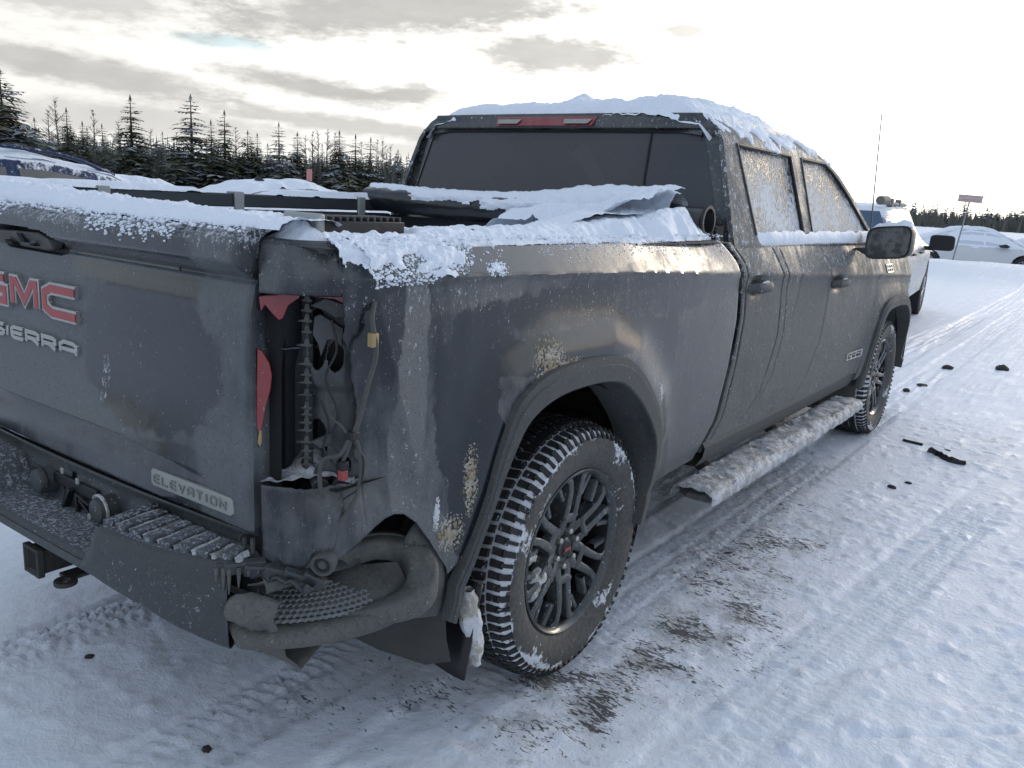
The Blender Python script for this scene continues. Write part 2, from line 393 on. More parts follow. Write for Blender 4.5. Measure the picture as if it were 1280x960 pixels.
# flecks: short dark strokes lying across the tracks, seen where lugs scraped down to gravel
rotn = g.n('ShaderNodeMapping', {'Vector': P, 'Rotation': (0, 0, 1.05), 'Scale': (1, 2.4, 1)}).outputs[0]
fk = g.noise(rotn, 19, 4, .66, dist=1.2)
rot2 = g.n('ShaderNodeMapping', {'Vector': P, 'Rotation': (0, 0, -.35), 'Scale': (1, 2.6, 1)}).outputs[0]
fk2 = g.noise(rot2, 26, 4, .64, dist=1.4)
fkm = g.m('MAXIMUM', fk, g.m('SUBTRACT', fk2, .005))
thr = g.m('SUBTRACT', .735, g.m('MULTIPLY', g.m('MULTIPLY', dm, g.ss(g.noise(P, 3.6, 4, .6), .22, .66)), .195))
fmask = g.ss(g.m('SUBTRACT', fkm, thr), -.006, .014)
fmask = g.m('MULTIPLY', fmask, g.ss(dm, .03, .25))
patch = g.ss(g.m('ADD', g.m('MULTIPLY', f1, .75), g.m('MULTIPLY', f2, .25)), .62, .54)
patch = g.ss(g.m('ADD', g.noise(P, 7.5, 5, .65), g.m('MULTIPLY', dm, .17)), .70, .755)
snow = g.mix(f2, (.70, .745, .82), (.79, .83, .89))
snow = g.mix(g.m('MULTIPLY', g.ss(f1, .52, .70), .35), snow, (.62, .69, .81))
greyed = g.mix(g.m('MULTIPLY', g.m('MULTIPLY', dm, g.ss(g.noise(P, 9, 4), .35, .7)), .55), snow, (.40, .42, .43))
col = g.mix(g.m('MULTIPLY', patch, .35), greyed, (.20, .20, .205))
col = g.mix(g.m('MULTIPLY', fmask, .90), col, (.028, .029, .030))
specks = g.ss(g.noise(P, 55, 3, .6), .685, .705)
col = g.mix(g.m('MULTIPLY', specks, g.m('ADD', .25, dm)), col, (.08, .075, .07))
warm = g.m('MULTIPLY', g.ss(g.noise(P, 1.6, 4, .6), .58, .72), .18)
col = g.mix(warm, col, (.66, .62, .55))
hgt = g.m('ADD', g.m('MULTIPLY', f2, 1.0), g.m('ADD', g.m('MULTIPLY', f3, .25), g.m('MULTIPLY', fmask, -.5)))
nb = g.n('ShaderNodeBump', {'Height': hgt, 'Distance': .005, 'Strength': 1.0}).outputs[0]
ro = g.m('SUBTRACT', .62, g.m('MULTIPLY', g.ss(f1, .45, .75), .22))
out(g, g.n('ShaderNodeBsdfPrincipled', {'Base Color': col, 'Roughness': ro, 'Normal': nb, 'Specular IOR Level': .4}).outputs[0])
me.materials.append(m)
def gz(x, y):
    return float((ground_h(np.array([x]), np.array([y]))+berm(np.array([x]), np.array([y])))[0])
# ================================================================== TRUCK MATERIALS
BASE = (.006, .009, .014)
M = {}
M['bed'] = grime('bed_side_paint', BASE, .20, coat=.3, dust=.44, frost=.15, fscale=300, f_hi=.40, f_z=(1.22, 1.33), f_y=(0, .8), dustcol=(.122, .128, .130), patches=[
    ((1, -.62, 1.00), (.3, .105, .20), -1.3, -.5, .6), ((1, -.57, .78), (.3, .09, .22), -1.2, -.4, .5),
    ((1, -.05, 1.085), (.3, .56, .055), -1.1, -.2, .4), ((1, .49, .93), (.3, .055, .26), -.9, -.2, .4),
    ((1.0, -.80, 1.0), (.25, .045, .45), .9, .1, .9), ((1.0, -.70, 1.25), (.2, .3, .035), .1, .13, 1.1),
    ((.97, -.78, .62), (.14, .12, .16), .6, .0, .4), ((.93, -1.0, .78), (.16, .2, .1), -.15, .0, .5), ((.97, -.25, 1.335), (.2, .50, .042), -1.2, -.3, .4), ((1, .30, 1.20), (.3, .80, .075), -.30, 0, .6), ((1, -.45, 1.18), (.3, .22, .06), -.35, 0, .8)], streak=.7, fmax=.6)
M['cab'] = grime('cab_paint', BASE, .42, coat=.12, dust=.56, frost=.26, f_hi=.42, f_z=(1.14, 1.30), dustcol=(.128, .132, .128), streak=.7, fscale=170, fmax=.78, bump=.006, fcap=.50,
    patches=[((1, 1.9, 1.12), (.3, .7, .05), .1, -.1, .6)])
M['roofpaint'] = grime('roof_paint', BASE, .2, coat=.8, dust=.4, frost=.20, fscale=280, fmax=.7)
M['gate'] = grime('tailgate_paint', (.005, .008, .012), .18, coat=.4, dust=.36, frost=.08, dustlow=.1, f_hi=.5, f_z=(1.33, 1.41), dustcol=(.108, .118, .122), streak=.5, fscale=300, patches=[
    ((-.12, -1.1, 1.10), (.31, .3, .30), .55, .0, .15), ((.42, -1.1, 1.08), (.28, .3, .17), -1.3, 0, .35), ((.2, -1.13, .93), (.6, .2, .04), .25, 0, .5),  # last patch: lighter film painted along the ledge as its sky reflection
    ((.72, -1.1, 1.0), (.10, .3, .5), .28, .05, .5), ((.3, -1.12, 1.35), (.9, .3, .05), .10, .1, .5), ((.25, -1.1, 1.0), (.02, .3, .07), .5, .35, .8)])
M['bumper'] = grime('bumper_paint', (.012, .016, .019), .34, coat=.3, dust=.50, frost=.12, dustcol=(.052, .058, .060), fscale=260, fleck=.2, patches=[
    ((.62, -1.22, .60), (.16, .2, .07), .1, .16, .6), ((.85, -1.05, .55), (.25, .25, .09), .35, .05, .4)])
M['lower'] = grime('corner_step_plastic', (.020, .021, .021), .45, dust=.52, frost=.10, dustcol=(.110, .110, .100), blotch=9, bump=.003, fscale=220, fleck=.25)
M['steptop'] = grime('frosted_step_plastic', (.02, .022, .025), .6, dust=.55, frost=.50, dustcol=(.10, .11, .12), fscale=260, frostcol=(.55, .60, .68), fmax=.6)
M['flare'] = grime('arch_plastic', (.020, .022, .024), .5, dust=.66, frost=.08, dustcol=(.078, .080, .078), blotch=7, fscale=260, fleck=.2)
M['black'] = simple('black_plastic', (.010, .010, .011), .5, bump=.001, bscale=60)
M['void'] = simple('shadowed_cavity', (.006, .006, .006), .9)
M['under'] = simple('undercarriage_grime', (.05, .047, .042), .85, bump=.004, bscale=40, var=.4)
M['innersteel'] = grime('inner_body_steel', (.030, .033, .036), .35, dust=.5, frost=.12, blotch=14, dustcol=(.075, .078, .080), fscale=130, fleck=.2, bump=.002)
M['red'] = grime('red_lens', (.22, .022, .026), .2, coat=.5, dust=.3, frost=.1, dustcol=(.27, .12, .11), dustlow=0, fscale=160)
M['emblemred'] = simple('emblem_red', (.33, .055, .055), .45, var=.25)
M['chrome'] = simple('dirty_chrome', (.40, .40, .38), .38, metal=.7, var=.2, bump=.0006, bscale=120)
M['badge'] = simple('badge_film', (.30, .31, .29), .5, metal=.2, var=.15, bump=.0008, bscale=120)
M['badgeletter'] = simple('badge_letter', (.20, .205, .19), .5, metal=.3, var=.15)
M['wire'] = simple('dusty_conduit', (.07, .07, .066), .8, bump=.001, bscale=150, var=.3)
M['amber'] = simple('amber_clip', (.34, .24, .11), .6)
M['redclip'] = simple('red_connector', (.28, .05, .05), .5)
M['glass'] = None
m, g = newmat('tinted_rear_glass'); P = g.n('ShaderNodeTexCoord').outputs['Object']
sp = g.ss(g.noise(P, 130, 3, .6), .71, .74); hz = g.noise(P, 3, 3)
cc = g.mix(g.m('MULTIPLY', sp, .5), g.mix(hz, (.036, .034, .040), (.062, .060, .066)), (.5, .52, .55))
lg = g.n('ShaderNodeBsdfPrincipled', {'Base Color': cc, 'Roughness': g.m('ADD', .16, g.m('MULTIPLY', hz, .22)), 'IOR': 1.5})
tr = g.n('ShaderNodeBsdfTransparent', {'Color': (.22, .23, .25)})
mx = g.n('ShaderNodeMixShader', {0: .985, 1: tr.outputs[0], 2: lg.outputs[0]}); out(g, mx.outputs[0]); M['glass'] = m
def frostglass(name, amt):
    m, g = newmat(name); P = g.n('ShaderNodeTexCoord').outputs['Object']; s = g.n('ShaderNodeSeparateXYZ', {0: P})
    f = g.noise(g.scl(P, (1, 1.2, .7)), 60, 4, .7); f2 = g.noise(P, 210, 3, .6); b = g.noise(P, 4, 3)
    d = g.m('ADD', g.m('MULTIPLY', f, .65), g.m('MULTIPLY', f2, .35))
    k = g.ss(g.m('ADD', d, g.m('ADD', g.m('MULTIPLY', g.m('SUBTRACT', b, .5), .32), g.m('MULTIPLY', g.ss(s.outputs[2], 1.68, 1.40), amt))), .455, .545)
    col = g.mix(g.m('MULTIPLY', k, .88), (.035, .042, .05), (.72, .75, .78))
    nb = g.n('ShaderNodeBump', {'Height': g.m('ADD', d, k), 'Distance': .007, 'Strength': 1.0}).outputs[0]
    out(g, g.n('ShaderNodeBsdfPrincipled', {'Base Color': col, 'Roughness': g.m('ADD', .22, g.m('MULTIPLY', k, .5)), 'Normal': nb}).outputs[0]); return m
M['sideglass'] = frostglass('frosted_side_glass', .06)
M['trim'] = simple('window_rubber', (.012, .012, .013), .6)
M['snow'] = snowmat('clean_snow', .25, dcol=(.50, .42, .32))
M['snowbed'] = snowmat('bed_snow', .55, dcol=(.52, .42, .30), sc=3.5, dlo=.58)
M['snowdirty'] = snowmat('dirty_snow', .95, dcol=(.36, .32, .26), sc=14, col=(.62, .64, .66), bump=.012, dlo=.46)
M['mudsnow'] = snowmat('brown_slush', .6, dcol=(.20, .19, .17), sc=18, col=(.52, .54, .57), bump=.012, dlo=.42)
M['slush'] = snowmat('grey_slush', .9, dcol=(.20, .19, .17), sc=12, col=(.50, .52, .54), bump=.015, dlo=.45)

TR = empty('pickup_truck', (0, 0, 0), 'dark grey crew cab pickup with a missing right taillight, frosted and streaked with road grime', 'pickup truck')

# ------------------------------------------------------------------ side surface of the body
def zc(y): return np.interp(y, [-1.1, -.7, .2, 1.05, 2.65, 4.0, 5.0], [1.305, 1.303, 1.28, 1.235, 1.165, 1.115, 1.06])
ARCH_R = [(-.66, .44), (-.627, .53), (-.562, .70), (-.500, .90), (-.43, .995), (-.268, 1.045), (.04, 1.04), (.21, .975), (.385, .81), (.445, .655), (.44, .50), (.40, .40)]
ARCH_F = [(3.25, .44), (3.27, .53), (3.33, .70), (3.42, .85), (3.53, .945), (3.70, .985), (4.08, .98), (4.27, .92), (4.44, .79), (4.52, .65), (4.53, .50), (4.50, .42)]
def polydist(y, z, poly):
    d = np.full(np.shape(y), 9.0)
    for (a, b), (c, e) in zip(poly[:-1], poly[1:]):
        L = (c-a)**2+(e-b)**2; t = np.clip(((y-a)*(c-a)+(z-b)*(e-b))/L, 0, 1)
        d = np.minimum(d, np.hypot(y-(a+t*(c-a)), z-(b+t*(e-b))))
    return d
def Xs(y, z):
    y = np.asarray(y, float); z = np.asarray(z, float); d = z-zc(y)
    sl_ = lerp(.58, .30, sst(y, .75, 1.05)); xu = 1.0-sl_*np.clip(d, 0, 1)-.5*np.clip(d, 0, 1)**2
    xl = np.interp(-d, [0, .012, .05, .16, .36, .55, .70, .85], [1.0, .993, .989, .991, .990, .980, .962, .935])
    x = np.where(d > 0, xu, xl)
    x = x+.030*np.exp(-(polydist(y, z, ARCH_R)/.10)**2)+.030*np.exp(-(polydist(y, z, ARCH_F)/.10)**2)
    x = x-.24*sst(y, 4.1, 5.1)*sst(y, 4.1, 5.1)
    # knocks and crumples in the damaged quarter
    q = np.exp(-(((y+.76)/.16)**2+((z-.92)/.22)**2))
    x = x-.020*q*(fbm(y*9, z*6, 7, 2)-.2)
    x = x+.004*(fbm(y*2.2, z*2.6, 3, 2)-.5)
    return x
def side_panel(mb, bot, top, nu, nv, off=None, grooves=None, lip=.02, usamp=None, open_left=False):
    u = np.linspace(0, 1, nu) if usamp is None else usamp; v = np.linspace(0, 1, nv)
    # matched polylines: same number of points; fractions from the bottom line
    B = np.array(bot, float); T = np.array(top, float)
    d = np.r_[0, np.cumsum(np.hypot(*np.diff(B, axis=0).T)+np.hypot(*np.diff(T, axis=0).T))]; d /= d[-1]
    By = np.interp(u, d, B[:, 0]); Bz = np.interp(u, d, B[:, 1]); Ty = np.interp(u, d, T[:, 0]); Tz = np.interp(u, d, T[:, 1])
    Y = By[:, None]*(1-v)+Ty[:, None]*v; Z = Bz[:, None]*(1-v)+Tz[:, None]*v
    if off: Y = Y+off(u[:, None]*np.ones_like(Z), Z)
    X = Xs(Y, Z)
    if grooves: X = X-grooves(Y, Z)
    P = np.stack([X, Y, Z], -1)
    # turned-in edge all round, so shut lines read as gaps
    def ring(P, dx, ins):
        Q = P.copy(); Q[..., 0] -= dx; return Q
    full = np.zeros((nu+2, nv+2, 3)); full[1:-1, 1:-1] = P
    full[0, 1:-1] = P[0]-(lip, 0, 0); full[-1, 1:-1] = P[-1]-(lip, 0, 0); full[1:-1, 0] = P[:, 0]-(lip, 0, 0); full[1:-1, -1] = P[:, -1]-(lip, 0, 0)
    for a, b in ((0, 0), (0, -1), (-1, 0), (-1, -1)): full[a, b] = P[a, b]-(lip, 0, 0)
    # soften the fold
    full[-2, 1:-1, 0] -= .003
    if open_left: full[0] = full[1]+(.0, .0004, 0)
    else: full[1, 1:-1, 0] -= .003
    mb.grid(full[1:] if open_left else full); return P
def gapoff(z): return np.interp(z, [.50, .636, .829, 1.053, 1.2, 1.279, 1.365], [0, .118, .150, .172, .150, .112, 0])
def mirror_obj(o):
    me2 = o.data.copy(); co = np.zeros(len(me2.vertices)*3); me2.vertices.foreach_get('co', co); co = co.reshape(-1, 3); co[:, 0] *= -1
    me2.vertices.foreach_set('co', co.ravel()); me2.flip_normals(); me2.update()
    c = bpy.data.objects.new(o.name.split('.')[0], me2); COL.objects.link(c); c.parent = o.parent
    for md in o.modifiers:
        n_ = c.modifiers.new(md.name, md.type)
        for at_ in ('thickness', 'offset', 'width', 'segments', 'limit_method', 'angle_limit'):
            if hasattr(md, at_):
                try: setattr(n_, at_, getattr(md, at_))
                except Exception: pass
    return c

# ---- bed side (outer) -------------------------------------------------
bot = [(-.650, .56), (-.618, .585), (-.552, .70), (-.488, .905), (-.42, .985), (-.268, 1.03), (.04, 1.025), (.205, .96), (.375, .80), (.432, .655), (.425, .50), (.60, .495), (.89, .505)]
top = [(-.955, 1.365), (-.92, 1.365), (-.84, 1.365), (-.70, 1.365), (-.55, 1.365), (-.33, 1.365), (.03, 1.365), (.26, 1.365), (.46, 1.365), (.60, 1.365), (.70, 1.365), (.80, 1.365), (.945, 1.365)]
mb = MB()
vsm = 56
side_panel(mb, bot, top, 190, vsm, off=lambda u, z: gapoff(z)*sst(u, .62, 1.0), open_left=True)
bed = mb.build('bed_side', M['bed'], TR, angle=50); bedL = mirror_obj(bed)

# ---- flares ------------------------------------------------------------
def flare(outl, inn, nseg=6, thick=.035):
    o_ = np.array(catmull(outl, nseg)); i_ = np.array(catmull(inn, nseg)); n = min(len(o_), len(i_)); t = np.linspace(0, 1, n)
    o_ = pl(o_, t); i_ = pl(i_, t)
    rows = []
    cy = i_[:, 0].mean()
    for f, x in ((0, None), (0, .012), (.05, .022), (.30, .026), (.34, .030), (.93, .033), (.98, .030), (1.0, .020), (1.0, -.03), (1.06, -.08), (1.10, -.13)):
        yz = o_*(1-f)+i_*f
        if f == 0: yy = yz
        base = Xs(o_[:, 0], o_[:, 1])
        base = np.where(o_[:, 1] < .5, np.maximum(base, .985), base)
        xx = base-.012 if x is None else base-.006+x
        rows.append(np.stack([xx, yz[:, 0], yz[:, 1]], -1))
    mb = MB(); mb.grid(np.stack(rows, 1)); return mb
INN_R = [(-.64, .43), (-.603, .53), (-.545, .70), (-.468, .862), (-.39, .935), (-.235, .972), (.01, .965), (.155, .905), (.325, .755), (.385, .63), (.38, .49), (.35, .40)]
INN_F = [(y*1.0+dy, z-dz) for (y, z), dy, dz in zip(ARCH_F, [.06]*4+[.04, .02, -.02, -.045]+[-.06]*4, [0, 0, 0, .03, .055, .068, .068, .06, .04, .01, 0, 0])]
f1_ = flare(ARCH_R, INN_R).build('wheel_arch_flare', M['flare'], TR, angle=28); mirror_obj(f1_)
f2_ = flare(ARCH_F, INN_F).build('wheel_arch_flare', M['flare'], TR, angle=28); mirror_obj(f2_)
# liners
for cy_, z0_, sgn in ((-.10, .48, 1), (3.92, .46, 1), (-.10, .48, -1), (3.92, .46, -1)):
    mb = MB(); P = np.zeros((25, 5, 3))
    for i, a_ in enumerate(np.linspace(-.35, math.pi+.35, 25)):
        for j, (x, r) in enumerate(((.955, .50), (.90, .54), (.75, .56), (.56, .56), (.56, .2))):
            P[i, j] = (sgn*x, cy_+.02+r*1.08*math.cos(a_), z0_-.03+r*math.sin(a_))
    mb.grid(P); mb.build('wheel_well_liner', M['under'], TR)

# ---- cab doors, fender -------------------------------------------------
SEAM = [(1.97, .53), (2.02, .56), (2.18, .67), (2.313, .867), (2.345, 1.05), (2.334, 1.24), (2.20, 1.36)]
def seam_y(z): return np.interp(z, [p[1] for p in SEAM], [p[0] for p in SEAM])
def gap_edge(z): return .89+np.interp(z, [.505, 1.365], [0, .055])+gapoff(z)
def cabrear(z): return gap_edge(z)+.035
def doorrear(z): return gap_edge(z)+.085
def crease_line(Y, Z, pts, wd, dp):
    yl = np.interp(Z, [p[1] for p in pts], [p[0] for p in pts]); r = dp*np.exp(-((Y-yl)/wd)**2)
    return r*sst(Z, pts[0][1]-.02, pts[0][1]+.05)*sst(-Z, -pts[-1][1]-.01, -pts[-1][1]+.02)
def dg(Y, Z):
    a = crease_line(Y, Z, [(1.27, .55), (1.505, .693), (1.62, .94), (1.60, 1.2), (1.50, 1.34)], .0055, .007)
    b = crease_line(Y, Z, [(1.45, .62), (1.63, .75), (1.70, .94), (1.67, 1.2), (1.60, 1.33)], .005, .005)
    c = crease_line(Y, Z, [(1.80, 1.0), (1.86, 1.15), (1.83, 1.33)], .005, .003)
    h = .022*np.exp(-(((Y-1.29)/.075)**2+((Z-1.175)/.038)**4)) + .022*np.exp(-(((Y-2.50)/.075)**2+((Z-1.135)/.038)**4))
    return a+b+c+h
def ypanel(mb, yl, yr, zb, zt, nu, nv, grooves=None, lip=.02):
    v = np.linspace(0, 1, nv); u = np.linspace(0, 1, nu); Z = zb+(zt-zb)*v
    Yl = yl(Z); Yr = yr(Z); Y = Yl[None]*(1-u[:, None])+Yr[None]*u[:, None]; ZZ = np.ones((nu, 1))*Z[None]
    return raw_panel(mb, Y, ZZ, grooves, lip)
def raw_panel(mb, Y, Z, grooves=None, lip=.02, X=None):
    if X is None: X = Xs(Y, Z)
    if grooves: X = X-grooves(Y, Z)
    P = np.stack([X, Y, Z], -1); nu, nv = Y.shape
    full = np.zeros((nu+2, nv+2, 3)); full[1:-1, 1:-1] = P
    full[0, 1:-1] = P[0]-(lip, 0, 0); full[-1, 1:-1] = P[-1]-(lip, 0, 0); full[1:-1, 0] = P[:, 0]-(lip, 0, 0); full[1:-1, -1] = P[:, -1]-(lip, 0, 0)
    for a, b in ((0, 0), (0, -1), (-1, 0), (-1, -1)): full[a, b] = P[a, b]-(lip, 0, 0)
    full[1, 1:-1, 0] -= .003; full[-2, 1:-1, 0] -= .003
    mb.grid(full)
ZT = 1.335
mb = MB(); ypanel(mb, cabrear, lambda z: doorrear(z)-.008, .52, 1.36, 6, 50)
o = mb.build('cab_corner_panel', M['cab'], TR, angle=50); mirror_obj(o)
mb = MB(); ypanel(mb, doorrear, lambda z: seam_y(z)-.004, .545, ZT, 260, 60, dg)
rdoor = mb.build('rear_door', M['cab'], TR, angle=50); rdL = mirror_obj(rdoor)
def fdf(z): return np.interp(z, [.50, .70, .85, .95, 1.10, 1.34], [3.18, 3.27, 3.36, 3.47, 3.47, 3.40])
mb = MB(); ypanel(mb, lambda z: seam_y(z)+.004, fdf, .545, ZT, 90, 70, dg)
fdoor = mb.build('front_door', M['cab'], TR, angle=50); fdL = mirror_obj(fdoor)
# front fender: matched polylines
fb = [(3.20, .50), (3.26, .53), (3.34, .71), (3.43, .86), (3.54, .935), (3.70, .972), (4.08, .968), (4.26, .90), (4.43, .78), (4.50, .64), (4.52, .55), (4.95, .55)]
ft = [(3.41, 1.16), (3.42, 1.2), (3.43, 1.26), (3.47, 1.27), (3.56, 1.265), (3.72, 1.26), (4.05, 1.245), (4.28, 1.23), (4.45, 1.22), (4.58, 1.21), (4.7, 1.20), (4.98, 1.15)]
mb = MB(); side_panel(mb, fb, ft, 90, 36)
o = mb.build('front_fender', M['cab'], TR, angle=50); mirror_obj(o)
# rocker and pinch weld under the doors
mb = MB(); P = []
for y in np.linspace(.95, 3.25, 30):
    P.append([(.962, y, .56), (.975, y, .54), (.968, y, .50), (.94, y, .455), (.86, y, .45), (.80, y, .56)])
mb.grid(P); o = mb.build('rocker_panel', M['flare'], TR); mirror_obj(o)
# black sheet standing in for the shade in the gap between bed and cab
mb = MB(); zz = np.linspace(.50, 1.42, 20)
mb.grid([[(.93, gap_edge(z)-.01, z), (.93, gap_edge(z)+.06, z)] for z in zz]); mb.build('gap_shade_sheet', M['void'], TR)

# ---- door handles ------------------------------------------------------
for (hy, hz, par, mir) in ((1.29, 1.175, rdoor, 1), (2.50, 1.135, fdoor, 1)):
    mb = MB(); x0 = float(Xs(hy, hz))
    pts = [(x0-.010, hy-.085, hz-.004), (x0+.028, hy-.065, hz), (x0+.040, hy-.02, hz+.002), (x0+.040, hy+.03, hz+.003), (x0+.026, hy+.075, hz+.003), (x0-.012, hy+.090, hz)]
    mb.tube(pts, 1.0, 10, True, [.018, .022, .021, .020, .021, .017])
    hd = mb.build('door_handle', M['cab'], par)
    mb = MB()
    mb.prism([(hy-.055+.0, hz-.035), (hy+.05, hz-.035), (hy+.062, hz), (hy+.045, hz+.034), (hy-.045, hz+.034), (hy-.06, hz)], lambda a, b: (x0-.013, a, b), lambda a, b: (x0-.03, a, b))
    mb.build('handle_cup', M['void'], par)
    # caked frost on the handle
    mb = MB(); P = np.zeros((12, 8, 3))
    for i, s_ in enumerate(np.linspace(0, 1, 12)):
        for j, t_ in enumerate(np.linspace(0, math.pi, 8)):
            r = .020*math.sin(math.pi*min(max(s_, .05), .95))**.4*(.8+.5*float(vn(s_*6, t_*2, 4)))
            P[i, j] = (x0+.036+r*.5*math.cos(t_), hy-.05+.10*s_, hz+.012+r*.8*math.sin(t_))
    mb.grid(P); mb.build('handle_snow', M['snowdirty'], hd, kind='stuff')

# ---- greenhouse --------------------------------------------------------
def xg(z): return np.interp(z, [1.32, 1.38, 1.75, 1.80, 1.855], [.955, .938, .825, .795, .715])
def gpanel(mb, ylf, yrf, zbf, ztf, nu=8, nv=16, dx=0, ret=.02, sgn=1):
    u = np.linspace(0, 1, nu)[:, None]; v = np.linspace(0, 1, nv)[None]
    zb_ = zbf; zt_ = ztf
    Z = zb_+(zt_-zb_)*v+0*u
    Y = ylf(Z)*(1-u)+yrf(Z)*u; X = xg(Z)+dx
    P = np.stack([X, Y, Z], -1)
    full = np.zeros((nu+2, nv+2, 3)); full[1:-1, 1:-1] = P
    inn = np.array((-ret, 0, -ret*.3))
    full[0, 1:-1] = P[0]+inn; full[-1, 1:-1] = P[-1]+inn; full[1:-1, 0] = P[:, 0]+inn; full[1:-1, -1] = P[:, -1]+inn
    for a, b in ((0, 0), (0, -1), (-1, 0), (-1, -1)): full[a, b] = P[a, b]+inn
    mb.grid(full)
def back_y(z): return np.interp(z, [1.30, 1.40, 1.80, 1.855], [1.085, 1.095, 1.17, 1.24])      # rear edge of the cab side
def W1r(z): return np.interp(z, [1.38, 1.75], [1.345, 1.30])
def W1f(z): return np.interp(z, [1.38, 1.75], [1.985, 1.975])
def W2r(z): return np.interp(z, [1.38, 1.75], [2.12, 2.14])
def apil(z): return np.interp(z, [1.34, 1.38, 1.60, 1.70, 1.75, 1.79, 1.855], [3.42, 3.33, 2.98, 2.78, 2.62, 2.50, 2.30])
def apil_i(z): return apil(z)-.08
mb = MB()
gpanel(mb, back_y, W1r, 1.335, 1.855, 10, 26)
gpanel(mb, W1r, W1f, 1.75, 1.855, 24, 8); gpanel(mb, W1f, W2r, 1.335, 1.855, 6, 26)
gpanel(mb, W2r, lambda z: np.interp(z, [1.75, 1.855], [2.60, 2.30]), 1.75, 1.855, 14, 8)
gpanel(mb, W1r, W1f, 1.335, 1.38, 24, 5); gpanel(mb, W2r, lambda z: apil(z), 1.335, 1.38, 30, 5)
gpanel(mb, apil_i, apil, 1.335, 1.855, 6, 30)
gh = mb.build('cab_pillars', M['cab'], TR, angle=50); mirror_obj(gh)
# sloping A pillar and windscreen header
for (yl, yr, zb, zt, nm) in ((W1r, W1f, 1.375, 1.755, 'side_window'), (W2r, apil_i, 1.375, 1.755, 'side_window')):
    mb = MB(); u = np.linspace(-.01, 1.01, 14)[:, None]; v = np.linspace(0, 1, 12)[None]
    Z = zb+(zt-zb)*v+0*u; Y = yl(Z)*(1-u)+yr(Z)*u; mb.grid(np.stack([xg(Z)-.012, Y, Z], -1))
    wg = mb.build(nm, M['sideglass'], TR); wl = mirror_obj(wg)
    # rubber round the opening
    loop = [(float(yl(z)), z) for z in np.linspace(1.382, 1.748, 8)]+[(lerp(float(yl(1.748)), float(yr(1.748)), t), 1.748) for t in np.linspace(.1, .9, 6)]
    loop += [(float(yr(z)), z) for z in np.linspace(1.748, 1.382, 12)]
    mb = MB(); mb.tube([(float(xg(z))-.0015, y, z) for y, z in loop], .0085, 6); mb.build('window_seal', M['trim'], wg)
# roof
mb = MB(); us = np.linspace(-1, 1, 33); ys = np.array([1.165, 1.18, 1.21, 1.26, 1.5, 1.9, 2.2, 2.42, 2.56])
P = np.zeros((33, len(ys), 3))
for j, y in enumerate(ys):
    zt_ = np.interp(y, [1.165, 1.18, 1.21, 1.26, 1.5, 1.9, 2.3, 2.56], [1.80, 1.845, 1.865, 1.876, 1.895, 1.90, 1.885, 1.855])
    for i, u in enumerate(us):
        P[i, j] = (u*.725, y, zt_-.028*abs(u)**4)
P = np.concatenate([[[(p[0]-.004, p[1], p[2]-.03) for p in P[0]]], P, [[(p[0]+.004, p[1], p[2]-.03) for p in P[-1]]]]); P[0][:, 0] = -.727; P[-1][:, 0] = .727
mb.grid(P); mb.build('roof', M['roofpaint'], TR)
# back panel of the cab with spoiler brow, rear window
mb = MB()
def yb(z, x): return np.interp(z, [.5, 1.30, 1.46, 1.79, 1.81, 1.85], [1.09, 1.085, 1.10, 1.155, 1.12, 1.15])-.0+.05*(abs(x)/.9)**3
xs_ = np.linspace(-1, 1, 41)
def bw(z): return np.interp(z, [.5, 1.32, 1.38, 1.75, 1.80, 1.855], [.93, .945, .93, .815, .787, .715])
for z0, z1, n in ((.55, 1.455, 8),):
    mb.grid([[(x*bw(z), yb(z, x*bw(z)), z) for z in np.linspace(z0, z1, n)] for x in xs_])
for s_ in (-1, 1):      # posts beside the glass
    mb.grid([[(s_*(bw(z)-d), yb(z, bw(z)-d), z) for z in np.linspace(1.45, 1.80, 12)] for d in (0, .015, .04, .07)])
mb.grid([[(x*bw(z), yb(z, x*bw(z)), z) for z in (1.785, 1.79, 1.80, 1.83, 1.85, 1.862)] for x in xs_])
mb.build('cab_back_panel', M['roofpaint'], TR, angle=50)
mb = MB(); gl = lambda z: bw(z)-.062
mb.grid([[(x*gl(z), yb(z, x*gl(z))+.006, z) for z in np.linspace(1.44, 1.79, 10)] for x in xs_])
rg = mb.build('rear_window', M['glass'], TR)
for x in (.50,):
    mb = MB(); mb.tube([(x*(1.03 if z < 1.6 else 1), yb(z, x)-.001, z) for z in (1.45, 1.6, 1.785)], .0035, 6); mb.build('window_seam', M['trim'], rg)
mb = MB(); mb.tube([(x, float(yb(1.787, x))-.003, 1.787) for x in np.linspace(-.72, .72, 20)], .005, 6); mb.build('window_seal', M['trim'], rg)
# brake light in the brow
mb = MB(); bl = [(-.34, 1.803), (.125, 1.803), (.10, 1.848), (-.36, 1.848)]
def onb(a, b, d=0.0): return (a, float(yb(b, a))-.006-d, b)
mb.prism([(-.300, 1.806), (.225, 1.806), (.242, 1.848), (-.31, 1.848)], lambda a, b: onb(a, b, .004), lambda a, b: onb(a, b, -.01))
brk = mb.build('high_brake_light', M['red'], TR, bevel=.003)
for a0, a1 in ((-.285, -.165), (.085, .215)):
    mb = MB(); mb.prism([(a0, 1.815), (a1-.008, 1.815), (a1+.008, 1.836), (a0-.008, 1.836)], lambda a, b: onb(a, b, .008), lambda a, b: onb(a, b, 0))
    mb.build('clear_lens', M['badge'], brk, bevel=.002)
